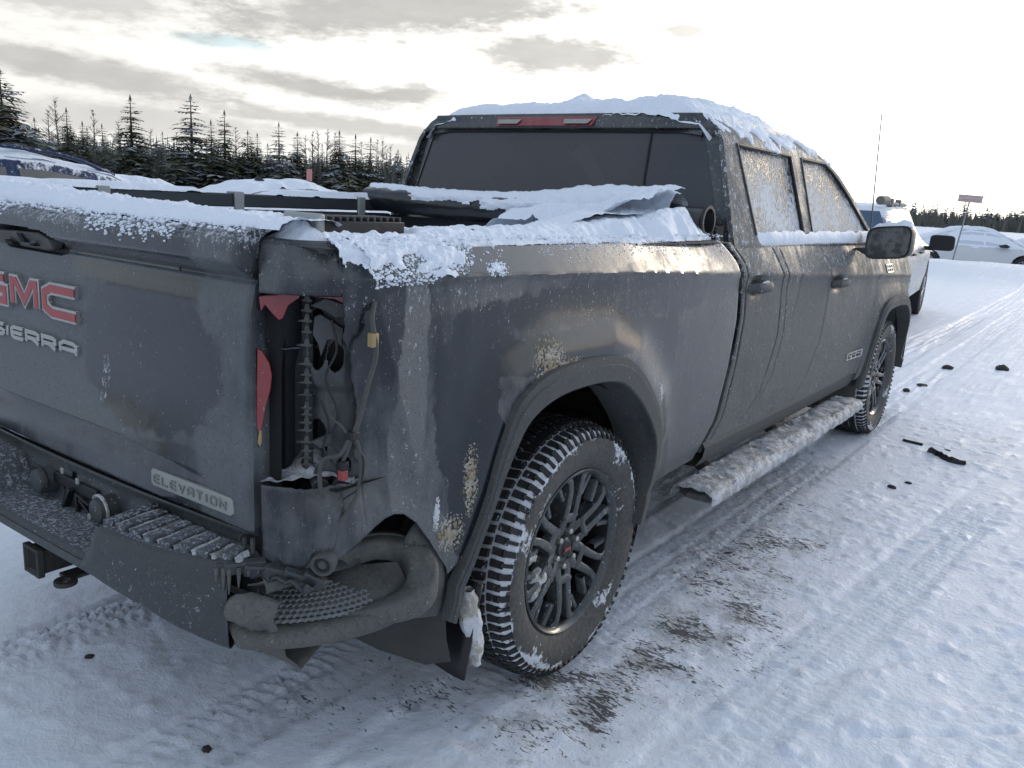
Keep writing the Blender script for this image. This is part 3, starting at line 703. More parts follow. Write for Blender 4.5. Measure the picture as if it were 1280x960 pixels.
# windscreen, hood, front end, interior silhouettes
mb = MB(); mb.grid([[(x*np.interp(t, [0, 1], [.80, .68]), lerp(3.36, 2.56, t)+.05*(1-x*x), lerp(1.36, 1.85, t)) for t in np.linspace(0, 1, 8)] for x in np.linspace(-1, 1, 15)])
mb.build('windscreen', M['glass'], TR)
mb = MB(); mb.grid([[(x*lerp(.90, .78, t), lerp(3.36, 5.0, t), np.interp(t, [0, .1, .8, 1], [1.27, 1.285, 1.235, 1.13])-.05*abs(x)**3+.02*(abs(x) > .75)) for t in np.linspace(0, 1, 14)] for x in np.linspace(-1, 1, 21)])
mb.build('hood', M['roofpaint'], TR, angle=50)
mb = MB(); mb.grid([[(x*.80, 5.02-.10*abs(x)**3, z) for z in (.62, .8, 1.0, 1.13)] for x in np.linspace(-1, 1, 11)]); mb.build('grille', M['black'], TR)
mb = MB()
mb.grid([[(math.copysign(min(abs(x), 1), x)*1.0*.97, 5.12-.42*abs(x)**4, z) for z in (.42, .48, .62, .70)]+[(x*.85, 4.95, .70)] for x in np.linspace(-1, 1, 21)]); mb.build('front_bumper', M['bumper'], TR)
for sx_ in (-.42, .42):
    mb = MB(); mb.box((sx_, 1.75, 1.15), (.5, .14, .7)); mb.box((sx_, 1.74, 1.60), (.24, .10, .17)); mb.build('seat', M['black'], TR, bevel=.04, seg=3)
    mb = MB(); mb.box((sx_, 2.75, 1.15), (.5, .14, .7)); mb.box((sx_, 2.74, 1.58), (.24, .10, .17)); mb.build('seat', M['black'], TR, bevel=.04, seg=3)
mb = MB(); mb.box((0, 2.15, .62), (1.7, 2.2, .1)); mb.box((0, 3.1, 1.2), (1.7, .3, .2)); mb.build('cabin_floor', M['void'], TR)

# ---- mirror ------------------------------------------------------------
def rbox(mb, c, d, r=.03, ny=2):
    pass
mb = MB(); sec = []
for t in np.linspace(0, 2*math.pi, 28, endpoint=False):
    c_, s_ = math.cos(t), math.sin(t); sec.append((.122*math.copysign(abs(c_)**.42, c_), .092*math.copysign(abs(s_)**.45, s_)))
stt = [(-.055, .90), (-.060, .97), (-.045, 1.0), (0, 1.0), (.05, .97), (.09, .86), (.115, .6), (.12, .1)]
MC = (1.118, 2.98, 1.352)
mb.grid([[(MC[0]+a*k, MC[1]+dy, MC[2]+b*k+.012*a/.12) for dy, k in stt] for a, b in sec], close_u=True)
mir = mb.build('side_mirror', M['black'], TR, angle=50)
mb = MB(); mb.prism([(a*.93, b*.92) for a, b in sec], lambda a, b: (MC[0]+a, MC[1]-.052, MC[2]+b+.012*a/.12), lambda a, b: (MC[0]+a, MC[1]-.042, MC[2]+b+.012*a/.12))
mg, g = newmat('grubby_mirror_glass'); P = g.n('ShaderNodeTexCoord').outputs['Object']
k = g.noise(P, 24, 4, .6)
out(g, g.n('ShaderNodeBsdfPrincipled', {'Base Color': g.mix(g.ss(k, .4, .6), (.07, .07, .07), (.16, .16, .155)), 'Roughness': .38, 'Metallic': .35}).outputs[0])
mb.build('mirror_glass', mg, mir)
mb = MB(); mb.grid([[(x, y, z) for x, y, z in ((.94, 2.90+dy, 1.31-.0), (1.02, 2.93+dy, 1.265+h), (1.10, 2.96+dy, 1.27+h), (1.12, 2.98+dy, 1.30+h))] for dy, h in ((0, 0), (0.10, 0), (.10, .05), (0, .05), (0, 0))])
mb.build('mirror_arm', M['black'], mir, bevel=.01)
mb = MB(); P = np.zeros((24, 10, 3))
for i, a in enumerate(np.linspace(-1, 1, 24)):
    for j, b in enumerate(np.linspace(-1, 1, 10)):
        hh = .034*(1-a**4)**.6*(1-b*b)*(.45+.9*float(vn(a*4, b*2, 12))); P[i, j] = (MC[0]+a*.105, MC[1]+.02+b*.06, MC[2]+.082+.012*a+hh)
mb.grid(P); mb.build('mirror_snow', M['snow'], mir, kind='stuff')
mb = MB(); P = np.zeros((20, 8, 3))
# antenna
mb = MB(); mb.tube([(.86, 3.62, 1.25), (.86, 3.60, 1.36), (.86, 3.53, 1.66), (.86, 3.44, 2.10)], [.009, .005, .0038, .0032], 6)
mb.build('antenna', simple('antenna_mast', (.12, .12, .12), .5), TR)
# door badge, fender badge
def sidetext(y0, z0, L, h, name, mat, par):
    mb = MB()
    for (a, b, c_, d_) in ((0, 0, 1, .16), (0, .84, 1, 1), (0, .16, .06, .84), (.94, .16, 1, .84), (.30, .16, .36, .84), (.62, .16, .68, .84), (.12, .42, .30, .58), (.44, .42, .56, .58), (.74, .42, .88, .58)):
        pts = [(y0+a*L, z0+b*h), (y0+c_*L, z0+b*h), (y0+c_*L, z0+d_*h), (y0+a*L, z0+d_*h)]
        mb.prism(pts, lambda p, q: (float(Xs(p, q))+.006, p, q), lambda p, q: (float(Xs(p, q))-.002, p, q))
    return mb.build(name, mat, par)
sidetext(2.92, .655, .30, .045, 'door_badge', M['chrome'], fdoor)
sidetext(3.60, 1.145, .17, .055, 'fender_badge', M['chrome'], TR)
# ---- running board with caked slush ------------------------------------
mb = MB(); P = []
for y in np.linspace(.82, 3.05, 40):
    t = (y-.82)/2.23; e = min(1, min(t, 1-t)/.03+.35)
    P.append([(1.0+.085*e*math.copysign(abs(math.cos(a))**.6, math.cos(a)), y, .378+.034*e*math.copysign(abs(math.sin(a))**.6, math.sin(a))) for a in np.linspace(0, 2*math.pi, 14, endpoint=False)])
P = [[(1.0, .82, .378)]*14]+P+[[(1.0, 3.05, .378)]*14]
mb.grid(P, close_v=True); rb_ = mb.build('running_board', M['lower'], TR)
mb = MB(); NY, NX = 230, 22; P = np.zeros((NY, NX, 3))
for i, y in enumerate(np.linspace(.80, 3.06, NY)):
    t = (i/(NY-1)); e = min(1, min(t, 1-t)/.03)**.5
    for j, a in enumerate(np.linspace(-.25, math.pi+.1, NX)):
        nz_ = float(fbm(y*8, a*1.6, 5, 4)); nz2 = float(fbm(y*40, a*7, 6, 3)); r = .35*e*(.8+.9*nz_)+.55*nz2
        bare = 1 if nz_ > .36 else .55
        P[i, j] = (1.0+(.085+.011*r*bare)*math.copysign(abs(math.cos(a))**.7, math.cos(a)), y, .378+(.030+.026*r*bare)*math.copysign(abs(math.sin(a))**.7, math.sin(a)))
mb.grid(P); mb.build('board_slush', M['mudsnow'], rb_, kind='stuff')
for y in (1.15, 2.0, 2.8): mb = MB(); mb.tube([(.72, y, .50), (.95, y, .37)], .03, 8); mb.build('board_bracket', M['under'], TR)
# ---- bed interior -------------------------------------------------------
bi = simple('bed_liner', (.022, .024, .028), .7, bump=.002, bscale=90, var=.25)
mb = MB()
for s_ in (-1, 1):
    mb = MB(); mb.grid([[(s_*x, y, z) for x, z in ((.950, 1.357), (.942, 1.364), (.86, 1.368), (.84, 1.365), (.83, 1.30), (.80, 1.10), (.80, .86))] for y in np.linspace(-1.04, .98, 16)])
    mb.build('bed_inner_wall', bi, TR)
mb = MB(); mb.grid([[(x, y, .86) for y in (-1.04, .98)] for x in (-.82, .82)]); mb.build('bed_floor', bi, TR); mb = MB(); mb.grid([[(x, .985, z) for z in (.86, 1.36)] for x in (-.93, .93)]); mb.build('bed_front_wall', bi, TR)
# left tonneau rail with clamps (seen across the bed)
mb = MB(); mb.box((-.872, 0.0, 1.405), (.05, 1.94, .055)); rl = mb.build('tonneau_rail', simple('rail_aluminium', (.045, .05, .055), .45, metal=.4, bump=.001), TR, bevel=.006)
mb = MB(); mb.box((.872, .0, 1.358), (.05, 1.94, .045)); rr_ = mb.build('tonneau_rail', rl.data.materials[0], TR, bevel=.006)
clampm = simple('clamp_aluminium', (.34, .35, .34), .5, metal=.5)
for y in (-.50, .08, .78):
    mb = MB(); mb.box((-.84, y, 1.39), (.014, .045, .10)); mb.box((-.832, y-.01, 1.345), (.03, .07, .018)); mb.box((-.865, y, 1.436), (.06, .045, .01))
    mb.build('rail_clamp', clampm, rl, bevel=.003)
# ribbed black end fitting on the right rail
mb = MB(); mb.box((.815, -.835, 1.40), (.10, .24, .03))
for k_ in range(12): mb.box((.815, -.945+.020*k_, 1.418), (.09, .008, .014))
mb.build('rail_end_fitting', M['black'], rr_, bevel=.002)
mb = MB(); mb.box((.815, -.965, 1.405), (.11, .02, .05)); mb.build('fitting_cap', clampm, rr_, bevel=.004)
mb = MB(); mb.box((.83, -.36, 1.386), (.06, .50, .018))
for k_ in range(44): mb.box((.83, -.60+.0112*k_, 1.397), (.055, .004, .006))
mb.build('mesh_strip', M['black'], rr_)
# rolled soft cover by the cab
mb = MB(); NX = 120; P = np.zeros((NX, 26, 3))
for i, x in enumerate(np.linspace(-.90, .90, NX)):
    for j, a in enumerate(np.linspace(0, 2*math.pi, 26, endpoint=False)):
        r = .058*(1+.10*math.sin(x*9+1)+.25*(float(fbm(x*7, a*1.3, 14, 3))-.5)*(1 if x < .75 else .2))
        if x > .78: r = .060
        P[i, j] = (x, .90+r*1.15*math.cos(a), 1.435+r*math.sin(a)+.008*math.sin(x*5))
mb.grid(P, close_v=True)
tc = mb.build('tonneau_cover_roll', simple('black_vinyl', (.014, .016, .020), .30, bump=.004, bscale=30, var=.3, coat=.3), TR)
mb = MB(); mb.lathe([(0, .062), (.012, .060), (.012, .048), (-.10, .046), (-.10, .0)], 28, 'x', (.90, .90, 1.435)); mb.build('roll_end', M['black'], tc)
# ================================================================== REAR QUARTER, OPENING, TAILGATE, BUMPER
def YC(z): return np.interp(z, [.46, .56, 1.365], [-.64, -.650, -.955])
# wider overlap so it meets the bed side sheet
def corner(s, z, dent=True):
    s = np.asarray(s, float); z = np.asarray(z, float)+0*s; ye = YC(z)+.0004; xe = Xs(ye, z)
    p0 = (.832, -1.092); c = (.972+0*z, -1.045+0*z)
    x = (1-s)**2*p0[0]+2*s*(1-s)*c[0]+s*s*xe; y = (1-s)**2*p0[1]+2*s*(1-s)*c[1]+s*s*ye
    if dent:
        k = sst(s, .5, .75)*(1-sst(s, .88, 1.0))*sst(z, .7, .85)*(1-sst(z, 1.15, 1.28))
        dd = k*(.022+.018*(fbm(s*5, z*9, 3, 2)-.5))
        x = x-dd*.7; y = y+dd*.5
        b = sst(s, .05, .4)*(1-sst(s, .7, .95))*(1-sst(z, .80, .87))*sst(z, .66, .75)
        x = x+.014*b; y = y-.016*b
    top = sst(z, 1.30, 1.37); x = x-.03*top*(1-s); y = y+.02*top
    return x, y
def czb(s): return np.interp(s, [0, .15, .35, .50, .58, .65, .71, .77, .82, .87, .92, .96, 1.0], [.70, .69, .684, .695, .716, .738, .756, .768, .770, .760, .728, .67, .58])
mb = MB()
def cpatch(s0, s1, z0f, z1f, ns, nz):
    S = np.linspace(s0, s1, ns)[:, None]+np.zeros((1, nz)); T = np.linspace(0, 1, nz)[None]
    Z = z0f(S)+(z1f(S)-z0f(S))*T
    if s0 == sR:
        wv = (fbm(Z*16, Z*0, 5, 4)-.5)*.09+.03*(fbm(Z*60, Z*0, 6, 2)-.5); S = S+wv*sst(Z, .87, .90)*(1-sst(Z, 1.24, 1.27))*(1-(S-sR)/(1-sR))**3-.02*np.exp(-((Z-.95)/.04)**2)*(1-(S-sR)/(1-sR))**3
    X, Y = corner(S, Z); mb.grid(np.stack([X, Y, Z], -1))
sR = .67
cpatch(0, sR, lambda s: czb(s), lambda s: .868+.012*(fbm(s*14, s*0, 7, 3)-.5)*sst(s, .1, .3)*(s < sR-.01), 44, 24)
cpatch(0, sR, lambda s: 1.272+0*s, lambda s: 1.372+0*s, 34, 12)
cpatch(sR, 1.0, lambda s: czb(s), lambda s: 1.372+0*s, 34, 110)
# roll-over on top of the corner
T = []
for s in np.linspace(0, 1, 24):
    x, y = corner(s, 1.372); T.append([(x, y, 1.372), (x*.992, y+.010, 1.378), (min(x*.97, .93), y+.04, 1.378), (.84, max(y, -1.02)+.05, 1.375)])
mb.grid(T)
q = mb.build('rear_quarter_corner', M['bed'], TR, angle=50, solid=.003)
# lower bent tab beside the wheel arch
mb = MB(); mb.grid([[(.962-.045*(1-u)**2+.012*math.sin(t*3), lerp(-.80, -.650, u)-.04*(1-t)*(1-u), lerp(.44+.05*(1-u), .60+.13*math.sin(math.pi*u*.8), t)) for t in np.linspace(0, 1, 8)] for u in np.linspace(0, 1, 12)])
mb.build('bent_bumper_bracket', M['lower'], TR, solid=.008)

# opening frame of reference
OA = np.array([.815, -1.08]); ON = np.array([.70, -.714]); OT = np.array([.714, .70])
def OP(s, z, d=0.0):          # s along the opening (m), z height, d outwards
    p = OA+OT*s+ON*d; return (float(p[0]), float(p[1]), float(z))
mb = MB()
mb.grid([[OP(s, z, d) for z in np.linspace(.855, 1.285, 6)] for s, d in ((-.004, .0), (-.004, -.05), (.02, -.085), (.085, -.085), (.088, -.05))])
mb.grid([[OP(s, z, -.13) for z in (.80, 1.30)] for s in (.05, .30)])
mb.grid([[OP(s, 1.285, d) for d in (0, -.14)] for s in (-.01, .25)])
mb.build('lamp_recess', M['black'], TR)
# inner steel with holes
NS, NZ = 60, 150; S = np.linspace(.086, .238, NS); Z = np.linspace(.862, 1.285, NZ); SS, ZZ = np.meshgrid(S, Z, indexing='ij')
D = -.055+.022*np.sin((SS-.086)/.152*math.pi)+.012*(fbm(SS*30, ZZ*9, 5, 3)-.5)+.012*sst(np.sin(ZZ*30), .2, .9)
P = np.zeros((NS, NZ, 3)); P[..., 0] = OA[0]+OT[0]*SS+ON[0]*D; P[..., 1] = OA[1]+OT[1]*SS+ON[1]*D; P[..., 2] = ZZ
keep = np.ones((NS, NZ), bool)
for cs, cz_, rs, rz in ((.112, 1.17, .020, .065), (.150, 1.135, .018, .032), (.112, .945, .022, .050), (.170, .895, .016, .022), (.205, 1.235, .022, .022)):
    keep &= (((SS-cs)/rs)**2+((ZZ-cz_)/rz)**2) > 1
mb = MB(); mb.grid(P, keep=keep); mb.build('inner_lamp_panel', M['innersteel'], TR, solid=.004)
# ribbed seam strip with frost ledges
mb = MB(); mb.box(OP(.092, 1.07, -.045), (.020, .018, .41))
strip = mb.build('seam_strip', M['innersteel'], TR, bevel=.003)
mb = MB(); rnd = random.Random(4)
z = .90
while z < 1.26:
    L = rnd.uniform(.010, .024); mb.prism([(-.010, 0), (.012, 0), (.008, -.006), (-L, -.003)], lambda a, b, z=z: OP(.092+a, z+b, -.028), lambda a, b, z=z: OP(.092+a, z+b, -.044))
    mb.prism([(-.006, .0), (.006, 0), (.004, .012), (-.003, .012)], lambda a, b, z=z: OP(.092+a, z+b, -.028), lambda a, b, z=z: OP(.092+a, z+b, -.040))
    z += rnd.uniform(.013, .030) if not 1.10 < z < 1.13 else .04
mb.build('frost_ledges', M['lower'], strip, kind='stuff')
# lower shelf with drifted snow
mb = MB(); NXs, NYs = 30, 14; P = np.zeros((NXs, NYs, 3))
for i, s in enumerate(np.linspace(.0, .195, NXs)):
    for j, d in enumerate(np.linspace(.004, -.11, NYs)):
        hh = .045*math.exp(-((s-.095)/.035)**2)*sst(-d, .02, .08)+.012*float(vn(s*60, d*60, 2))+.014*math.exp(-((s-.12)/.05)**2)
        P[i, j] = OP(s, .864+float(hh), d)
mb.grid(P); mb.build('lamp_shelf', M['slush'], TR)
# socket hardware: brackets, bulb holders
mb = MB()
mb.prism([(.100, 1.245), (.13, 1.262), (.172, 1.25), (.182, 1.225), (.150, 1.222), (.13, 1.235)], lambda a, b: OP(a, b, -.012), lambda a, b: OP(a, b, -.034))
mb.build('lamp_mount', M['innersteel'], TR, bevel=.002); mb = MB()
mb.prism([(.108, 1.222), (.120, 1.228), (.168, 1.20), (.164, 1.16), (.150, 1.175), (.135, 1.175), (.122, 1.138), (.116, 1.165), (.105, 1.185)], lambda a, b: OP(a, b, -.014), lambda a, b: OP(a, b, -.030))
mb.build('lamp_mount', M['innersteel'], TR, bevel=.002); mb = MB()
mb.tube([OP(.186, 1.228, .0), OP(.192, 1.228, -.05)], .014, 10); mb.build('bulb_holder', M['innersteel'], TR, bevel=.002); mb = MB(); mb.tube([OP(.205, 1.232, -.004), OP(.205, 1.232, -.03)], .010, 8)
mb.build('bulb_holder', M['innersteel'], TR, bevel=.002); mb = MB()
mb.prism([(.103, .955), (.145, .975), (.150, .955), (.135, .945), (.122, .94)], lambda a, b: OP(a, b, -.006), lambda a, b: OP(a, b, -.020))
mb.build('lamp_mount', M['innersteel'], TR, bevel=.002); mb = MB()
mb.tube([OP(.125, .858, .004), OP(.112, .872, -.05)], .019, 10); mb.build('bulb_holder', M['innersteel'], TR, bevel=.002); mb = MB(); mb.tube([OP(.165, .86, .0), OP(.160, .88, -.05)], .016, 10)
mb.build('lamp_mount', M['innersteel'], TR, bevel=.002)
mb = MB(); mb.tube([OP(.128, .842, .016), OP(.124, .852, .0)], .009, 8); mb.build('mount_bolt', M['chrome'], TR)
# red lens remnants
def lens(poly, name='broken_taillight_lens', d=.004, mat='red', lab=None):
    mb = MB(); mb.prism(poly, lambda a, b: OP(a, b, d), lambda a, b: OP(a, b, d-.012)); return mb.build(name, M[mat], TR, bevel=.0025, label=lab)
lens([(.0, 1.262), (.085, 1.276), (.080, 1.262), (.058, 1.246), (.048, 1.220), (.040, 1.214), (.028, 1.226), (.012, 1.246), (.004, 1.230)])
lens([(-.004, 1.155), (.006, 1.150), (.020, 1.125), (.025, 1.10), (.022, 1.07), (.012, 1.03), (.004, .985), (-.004, .975), (-.008, 1.0)])
lens([(-.001, .985), (.003, .98), (.003, .955), (.0, .945), (-.006, .955)], mat='amber')
lens([(.075, 1.278), (.200, 1.285), (.212, 1.262), (.214, 1.246), (.206, 1.243), (.196, 1.256), (.175, 1.250), (.150, 1.262), (.10, 1.266)])
lens([(.200, 1.268), (.214, 1.262), (.218, 1.244), (.212, 1.238), (.204, 1.25)], d=.010, mat='amber')
# wiring
def wire(pts, r, name='wiring_harness', mat='wire', par=TR):
    mb = MB(); mb.tube(catmull(pts, 6), r, 8); return mb.build(name, M[mat], par)
hw = wire([(.985, -.925, 1.26), (.998, -.943, 1.226), (1.004, -.936, 1.16), (.994, -.947, 1.093), (.980, -.961, 1.007), (.972, -.972, .975)], .0056)
wire([(.975, -.968, .985), (.982, -.958, .95), (.984, -.954, .90), (.980, -.960, .85), (.966, -.975, .81), (.950, -.990, .785)], .0045, par=hw)
wire([(.972, -.972, .98), (.955, -.985, .94), (.935, -1.005, .932), (.926, -1.013, .915), (.926, -1.014, .87), (.934, -1.006, .825), (.948, -.992, .79), (.950, -.990, .75), (.944, -.996, .72)], .0048, par=hw)
wire([(.972, -.970, .98), (.966, -.974, .95), (.955, -.98, .915), (.962, -.975, .89)], .004, par=hw)
wire([(.925, -.985, 1.22), (.94, -.985, 1.16), (.925, -1.0, 1.10), (.945, -.985, 1.03), (.935, -.99, .97), (.955, -.98, .93)], .0026, mat='black', par=hw)
wire([(.91, -1.0, 1.05), (.93, -.995, 1.0), (.92, -1.0, .95), (.95, -.985, .90), (.94, -.99, .87)], .0024, mat='black', par=hw)
wire([(.972, -.972, .975), (.955, -.982, 1.0), (.93, -.99, 1.02), (.915, -.99, 1.06)], .0030, par=hw)
wire([(.975, -.965, .96), (.990, -.952, .93), (.985, -.957, .87), (.960, -.98, .84)], .0022, mat='black', par=hw)
mb = MB(); mb.box((.999, -.940, 1.185), (.018, .018, .03)); mb.build('harness_clip', M['amber'], hw, bevel=.003)
mb = MB(); mb.box((.960, -.982, .895), (.016, .016, .022)); mb.build('connector', M['redclip'], hw, bevel=.002)
mb = MB(); mb.box((.957, -.980, .915), (.022, .018, .02)); mb.build('connector', M['black'], hw, bevel=.003); mb = MB(); mb.box((.972, -.968, .982), (.022, .022, .018)); mb.build('connector', M['black'], hw, bevel=.003)
# dangling parking sensor
mb = MB(); sx_ = (.938, -1.012, .700)
ax = Vector((.45, -.80, -.10)).normalized(); rotm = Vector((1, 0, 0)).rotation_difference(ax).to_matrix()
l = MB(); l.lathe([(-.012, 0), (-.012, .026), (.010, .027), (.016, .025), (.016, .019), (.008, .017), (.008, .011), (.013, .009), (.013, 0)], 28)
mb.add([Vector(sx_)+rotm @ Vector(v) for v in l.v], l.f)
sn = mb.build('parking_sensor', M['wire'], TR)
mb = MB(); l = MB(); l.lathe([(.0085, .0175), (.010, .0175), (.010, .010), (.0085, .010)], 24)
mb.add([Vector(sx_)+rotm @ Vector(v) for v in l.v], l.f); mb.build('sensor_ring', M['black'], sn)
mb = MB(); mb.prism([(-.09, -.02), (-.03, .012), (.012, .020), (.012, -.010), (-.03, -.014)], lambda a, b: (sx_[0]+a*.72-.008, sx_[1]-abs(a)*.75+.0, sx_[2]+b), lambda a, b: (sx_[0]+a*.72-.012, sx_[1]-abs(a)*.75+.012, sx_[2]+b)); mb.build('sensor_bracket', M['lower'], sn, bevel=.002)

# ---- tailgate -----------------------------------------------------------
def tg(x, z):
    x = np.asarray(x, float); z = np.asarray(z, float)
    y = -1.100-.030*sst(z, 1.295, 1.335)+.006*np.exp(-((z-1.292)/.007)**2)
    y = y+.045*np.clip((z-1.362)/.036, 0, 1)**2.2
    y = y+.010*sst(z, 1.22, 1.29)*(1-sst(z, 1.29, 1.31))
    zl = np.interp(x, [-1, .36, .45, .56, .70], [.886, .886, .878, .862, .845]); A = 1-sst(x, .44, .68)
    up_ = sst(z, 1.02, 0)*0
    up_ = np.clip((1.03-z)/(1.03-zl), 0, 1)**1.6*(z >= zl)
    lo = (1-sst(zl-z, 0, .020))*(z < zl)
    y = y-.034*A*(up_+lo)
    y = y-.012*(1-sst(z, .80, .86))*A
    y = y+.020*sst(x, .792, .832)**2+.0025*(fbm(x*3, z*3, 9, 2)-.5)
    y = y+.016*(1-sst(z, .742, .758))
    return y
XX = np.unique(np.r_[np.linspace(-.82, .30, 90), np.linspace(.30, .812, 70)]); ZZ = np.unique(np.r_[np.linspace(.742, .84, 22), np.linspace(.84, .90, 26), np.linspace(.90, 1.27, 40), np.linspace(1.27, 1.398, 44)])
GX2, GZ2 = np.meshgrid(XX, ZZ, indexing='ij'); Yt = tg(GX2, GZ2)
hexp = [(-.30, 1.312), (-.235, 1.340), (.015, 1.338), (.092, 1.311), (.055, 1.279), (-.235, 1.277)]
def inpoly(x, z, poly):
    r = np.zeros(np.shape(x), bool); n = len(poly)
    for i in range(n):
        (x1, z1), (x2, z2) = poly[i], poly[(i+1) % n]
        c = ((z1 > z) != (z2 > z)) & (x < (x2-x1)*(z-z1)/(z2-z1+1e-12)+x1); r ^= c
    return r
Yt = np.where(inpoly(GX2, GZ2, hexp), -1.062, Yt)
mb = MB(); P = np.stack([GX2, Yt, GZ2], -1)
full = np.zeros((P.shape[0]+2, P.shape[1]+2, 3)); full[1:-1, 1:-1] = P
full[0, 1:-1] = P[0]+(0, .05, 0); full[-1, 1:-1] = P[-1]+(0, .05, 0); full[1:-1, 0] = P[:, 0]+(0, .05, 0); full[1:-1, -1] = P[:, -1]+(0, .05, 0)
for a, b in ((0, 0), (0, -1), (-1, 0), (-1, -1)): full[a, b] = P[a, b]+(0, .05, 0)
mb.grid(full)
gate = mb.build('tailgate', M['gate'], TR, angle=40)
mb = MB(); mb.grid([[(x, y, z) for x in (-.82, .812)] for y, z in ((-1.02, 1.392), (-1.012, 1.36), (-1.012, .80))]); mb.build('tailgate_inner', bi, gate)
# handle pocket, latch
mb = MB(); mb.prism([(x*.985, z) for x, z in hexp], lambda a, b: (a, -1.068, b), lambda a, b: (a, -1.060, b)); pk = mb.build('handle_pocket', M['black'], gate)
mb = MB(); mb.prism([(-.27, 1.286), (-.27, 1.322), (-.02, 1.331), (.035, 1.315), (.018, 1.290), (-.02, 1.284)], lambda a, b: (a, -1.118+.02*(b < 1.30), b), lambda a, b: (a, -1.075, b)); hb = mb.build('tailgate_handle', M['lower'], gate, bevel=.005)
mb = MB()
for poly in ([(-.13, 1.322), (-.105, 1.322), (-.085, 1.300), (-.108, 1.300)], [(-.20, 1.300), (-.16, 1.296), (-.155, 1.288), (-.19, 1.290)], [(-.06, 1.300), (-.04, 1.300), (-.04, 1.294), (-.06, 1.294)]):
    mb = MB(); mb.prism(poly, lambda a, b: (a, -1.120, b), lambda a, b: (a, -1.100, b)); mb.build('handle_slot', M['void'], hb)
# lettering
def stroke(mb, pts, wd, f0, f1, closed=False):
    n = len(pts); L = []; R_ = []
    for i in range(n):
        p = np.array(pts[i]); a = np.array(pts[max(i-1, 0)]); b = np.array(pts[min(i+1, n-1)])
        d1 = p-a if i else b-p; d2 = b-p if i < n-1 else p-a
        d1 = d1/np.linalg.norm(d1); d2 = d2/np.linalg.norm(d2); n1 = np.array([-d1[1], d1[0]]); n2 = np.array([-d2[1], d2[0]])
        mm = n1+n2; l_ = np.linalg.norm(mm)
        mm = mm/l_*min(1/max(l_/2, .5), 1.6)*wd/2 if l_ > .2 else n1*wd/2
        L.append(p+mm); R_.append(p-mm)
    k = len(mb.v)
    for i in range(n): mb.v += [tuple(f0(*L[i])), tuple(f0(*R_[i])), tuple(f1(*L[i])), tuple(f1(*R_[i]))]
    for i in range(n-1):
        a, b = k+4*i, k+4*i+4
        mb.f += [(a, a+1, b+1, b), (a, b, b+2, a+2), (a+1, a+3, b+3, b+1)]
    mb.f += [(k, k+2, k+3, k+1)]; e = k+4*(n-1); mb.f += [(e, e+1, e+3, e+2)]
FONT = {'G': [[(1, 1), (.22, 1), (0, .80), (0, .20), (.22, 0), (1, 0), (1, .50), (.50, .50)]], 'C': [[(1, 1), (.22, 1), (0, .80), (0, .20), (.22, 0), (1, 0)]],
        'M': [[(0, 0), (0, 1), (.16, 1), (.5, .22), (.84, 1), (1, 1), (1, 0)]],
        'S': [[(1, 1), (.2, 1), (0, .85), (0, .65), (.2, .5), (.8, .5), (1, .35), (1, .15), (.8, 0), (0, 0)]], 'I': [[(.5, 0), (.5, 1)]],
        'E': [[(1, 1), (.2, 1), (0, .8), (0, .2), (.2, 0), (1, 0)], [(0, .5), (.95, .5)]], 'R': [[(0, 0), (0, 1), (.8, 1), (1, .85), (1, .55), (.8, .42), (.1, .42)], [(.55, .42), (1, 0)]],
        'A': [[(0, 0), (0, .75), (.25, 1), (.8, 1), (1, .8), (1, 0)], [(0, .38), (1, .38)]], 'L': [[(0, 1), (0, 0), (1, 0)]], 'V': [[(0, 1), (.5, 0), (1, 1)]],
        'T': [[(0, 1), (1, 1)], [(.5, 1), (.5, 0)]], 'O': [[(.2, 0), (0, .2), (0, .8), (.2, 1), (.8, 1), (1, .8), (1, .2), (.8, 0), (.15, 0)]], 'N': [[(0, 0), (0, 1), (1, 0), (1, 1)]]}
def letter(ch, x0, z0, w_, h, sw, d0, d1, name, mat, par, bevel=.0015):
    mb = MB()
    for i, st_ in enumerate(FONT[ch]):
        pts = [(x0+sw/2+p[0]*(w_-sw), z0+sw/2+p[1]*(h-sw)) for p in st_]
        e = .0006*i
        stroke(mb, pts, sw, lambda a, b: (a, float(tg(a, b))-d1-e, b), lambda a, b: (a, float(tg(a, b))-d0, b))
    return mb.build(name, mat, par, bevel=bevel, seg=1)
for ch, x0, w_ in (('G', -.405, .180), ('M', -.212, .165), ('C', -.034, .186)):
    L = letter(ch, x0, 1.113, w_, .096, .034, -.004, .012, 'emblem_letter', M['chrome'], gate)
    mb = MB()
    for st_ in FONT[ch]:
        sw = .034; pts = [(x0+sw/2+p[0]*(w_-sw), 1.113+sw/2+p[1]*(.096-sw)) for p in st_]
        stroke(mb, pts, .020, lambda a, b: (a, float(tg(a, b))-.0135, b), lambda a, b: (a, float(tg(a, b))-.010, b))
    mb.build('red_inlay', M['emblemred'], L)
for ch, x0, w_ in (('S', -.350, .078), ('I', -.262, .014), ('E', -.236, .076), ('R', -.150, .080), ('R', -.060, .080), ('A', .032, .092)):
    letter(ch, x0, 1.026, w_, .040, .0115, -.003, .008, 'nameplate_letter', M['chrome'], gate)
_bx = np.linspace(.452, .755, 30); _bt = np.array([min(float(tg(x, z)) for z in np.linspace(.776, .821, 10)) for x in _bx])
_sl = (_bt[-1]-_bt[0])/(_bx[-1]-_bx[0]); _of = float((_bt-_sl*_bx).min())
def bpl(x): return _of+_sl*x
mb = MB(); pp = [(.455, .786), (.462, .778), (.742, .776), (.752, .784), (.748, .812), (.740, .817), (.462, .821), (.455, .812)]
mb.prism(pp, lambda a, b: (a, bpl(a)-.004, b), lambda a, b: (a, bpl(a)+.012, b)); bd = mb.build('trim_badge', M['badge'], gate, bevel=.002)
x = .466
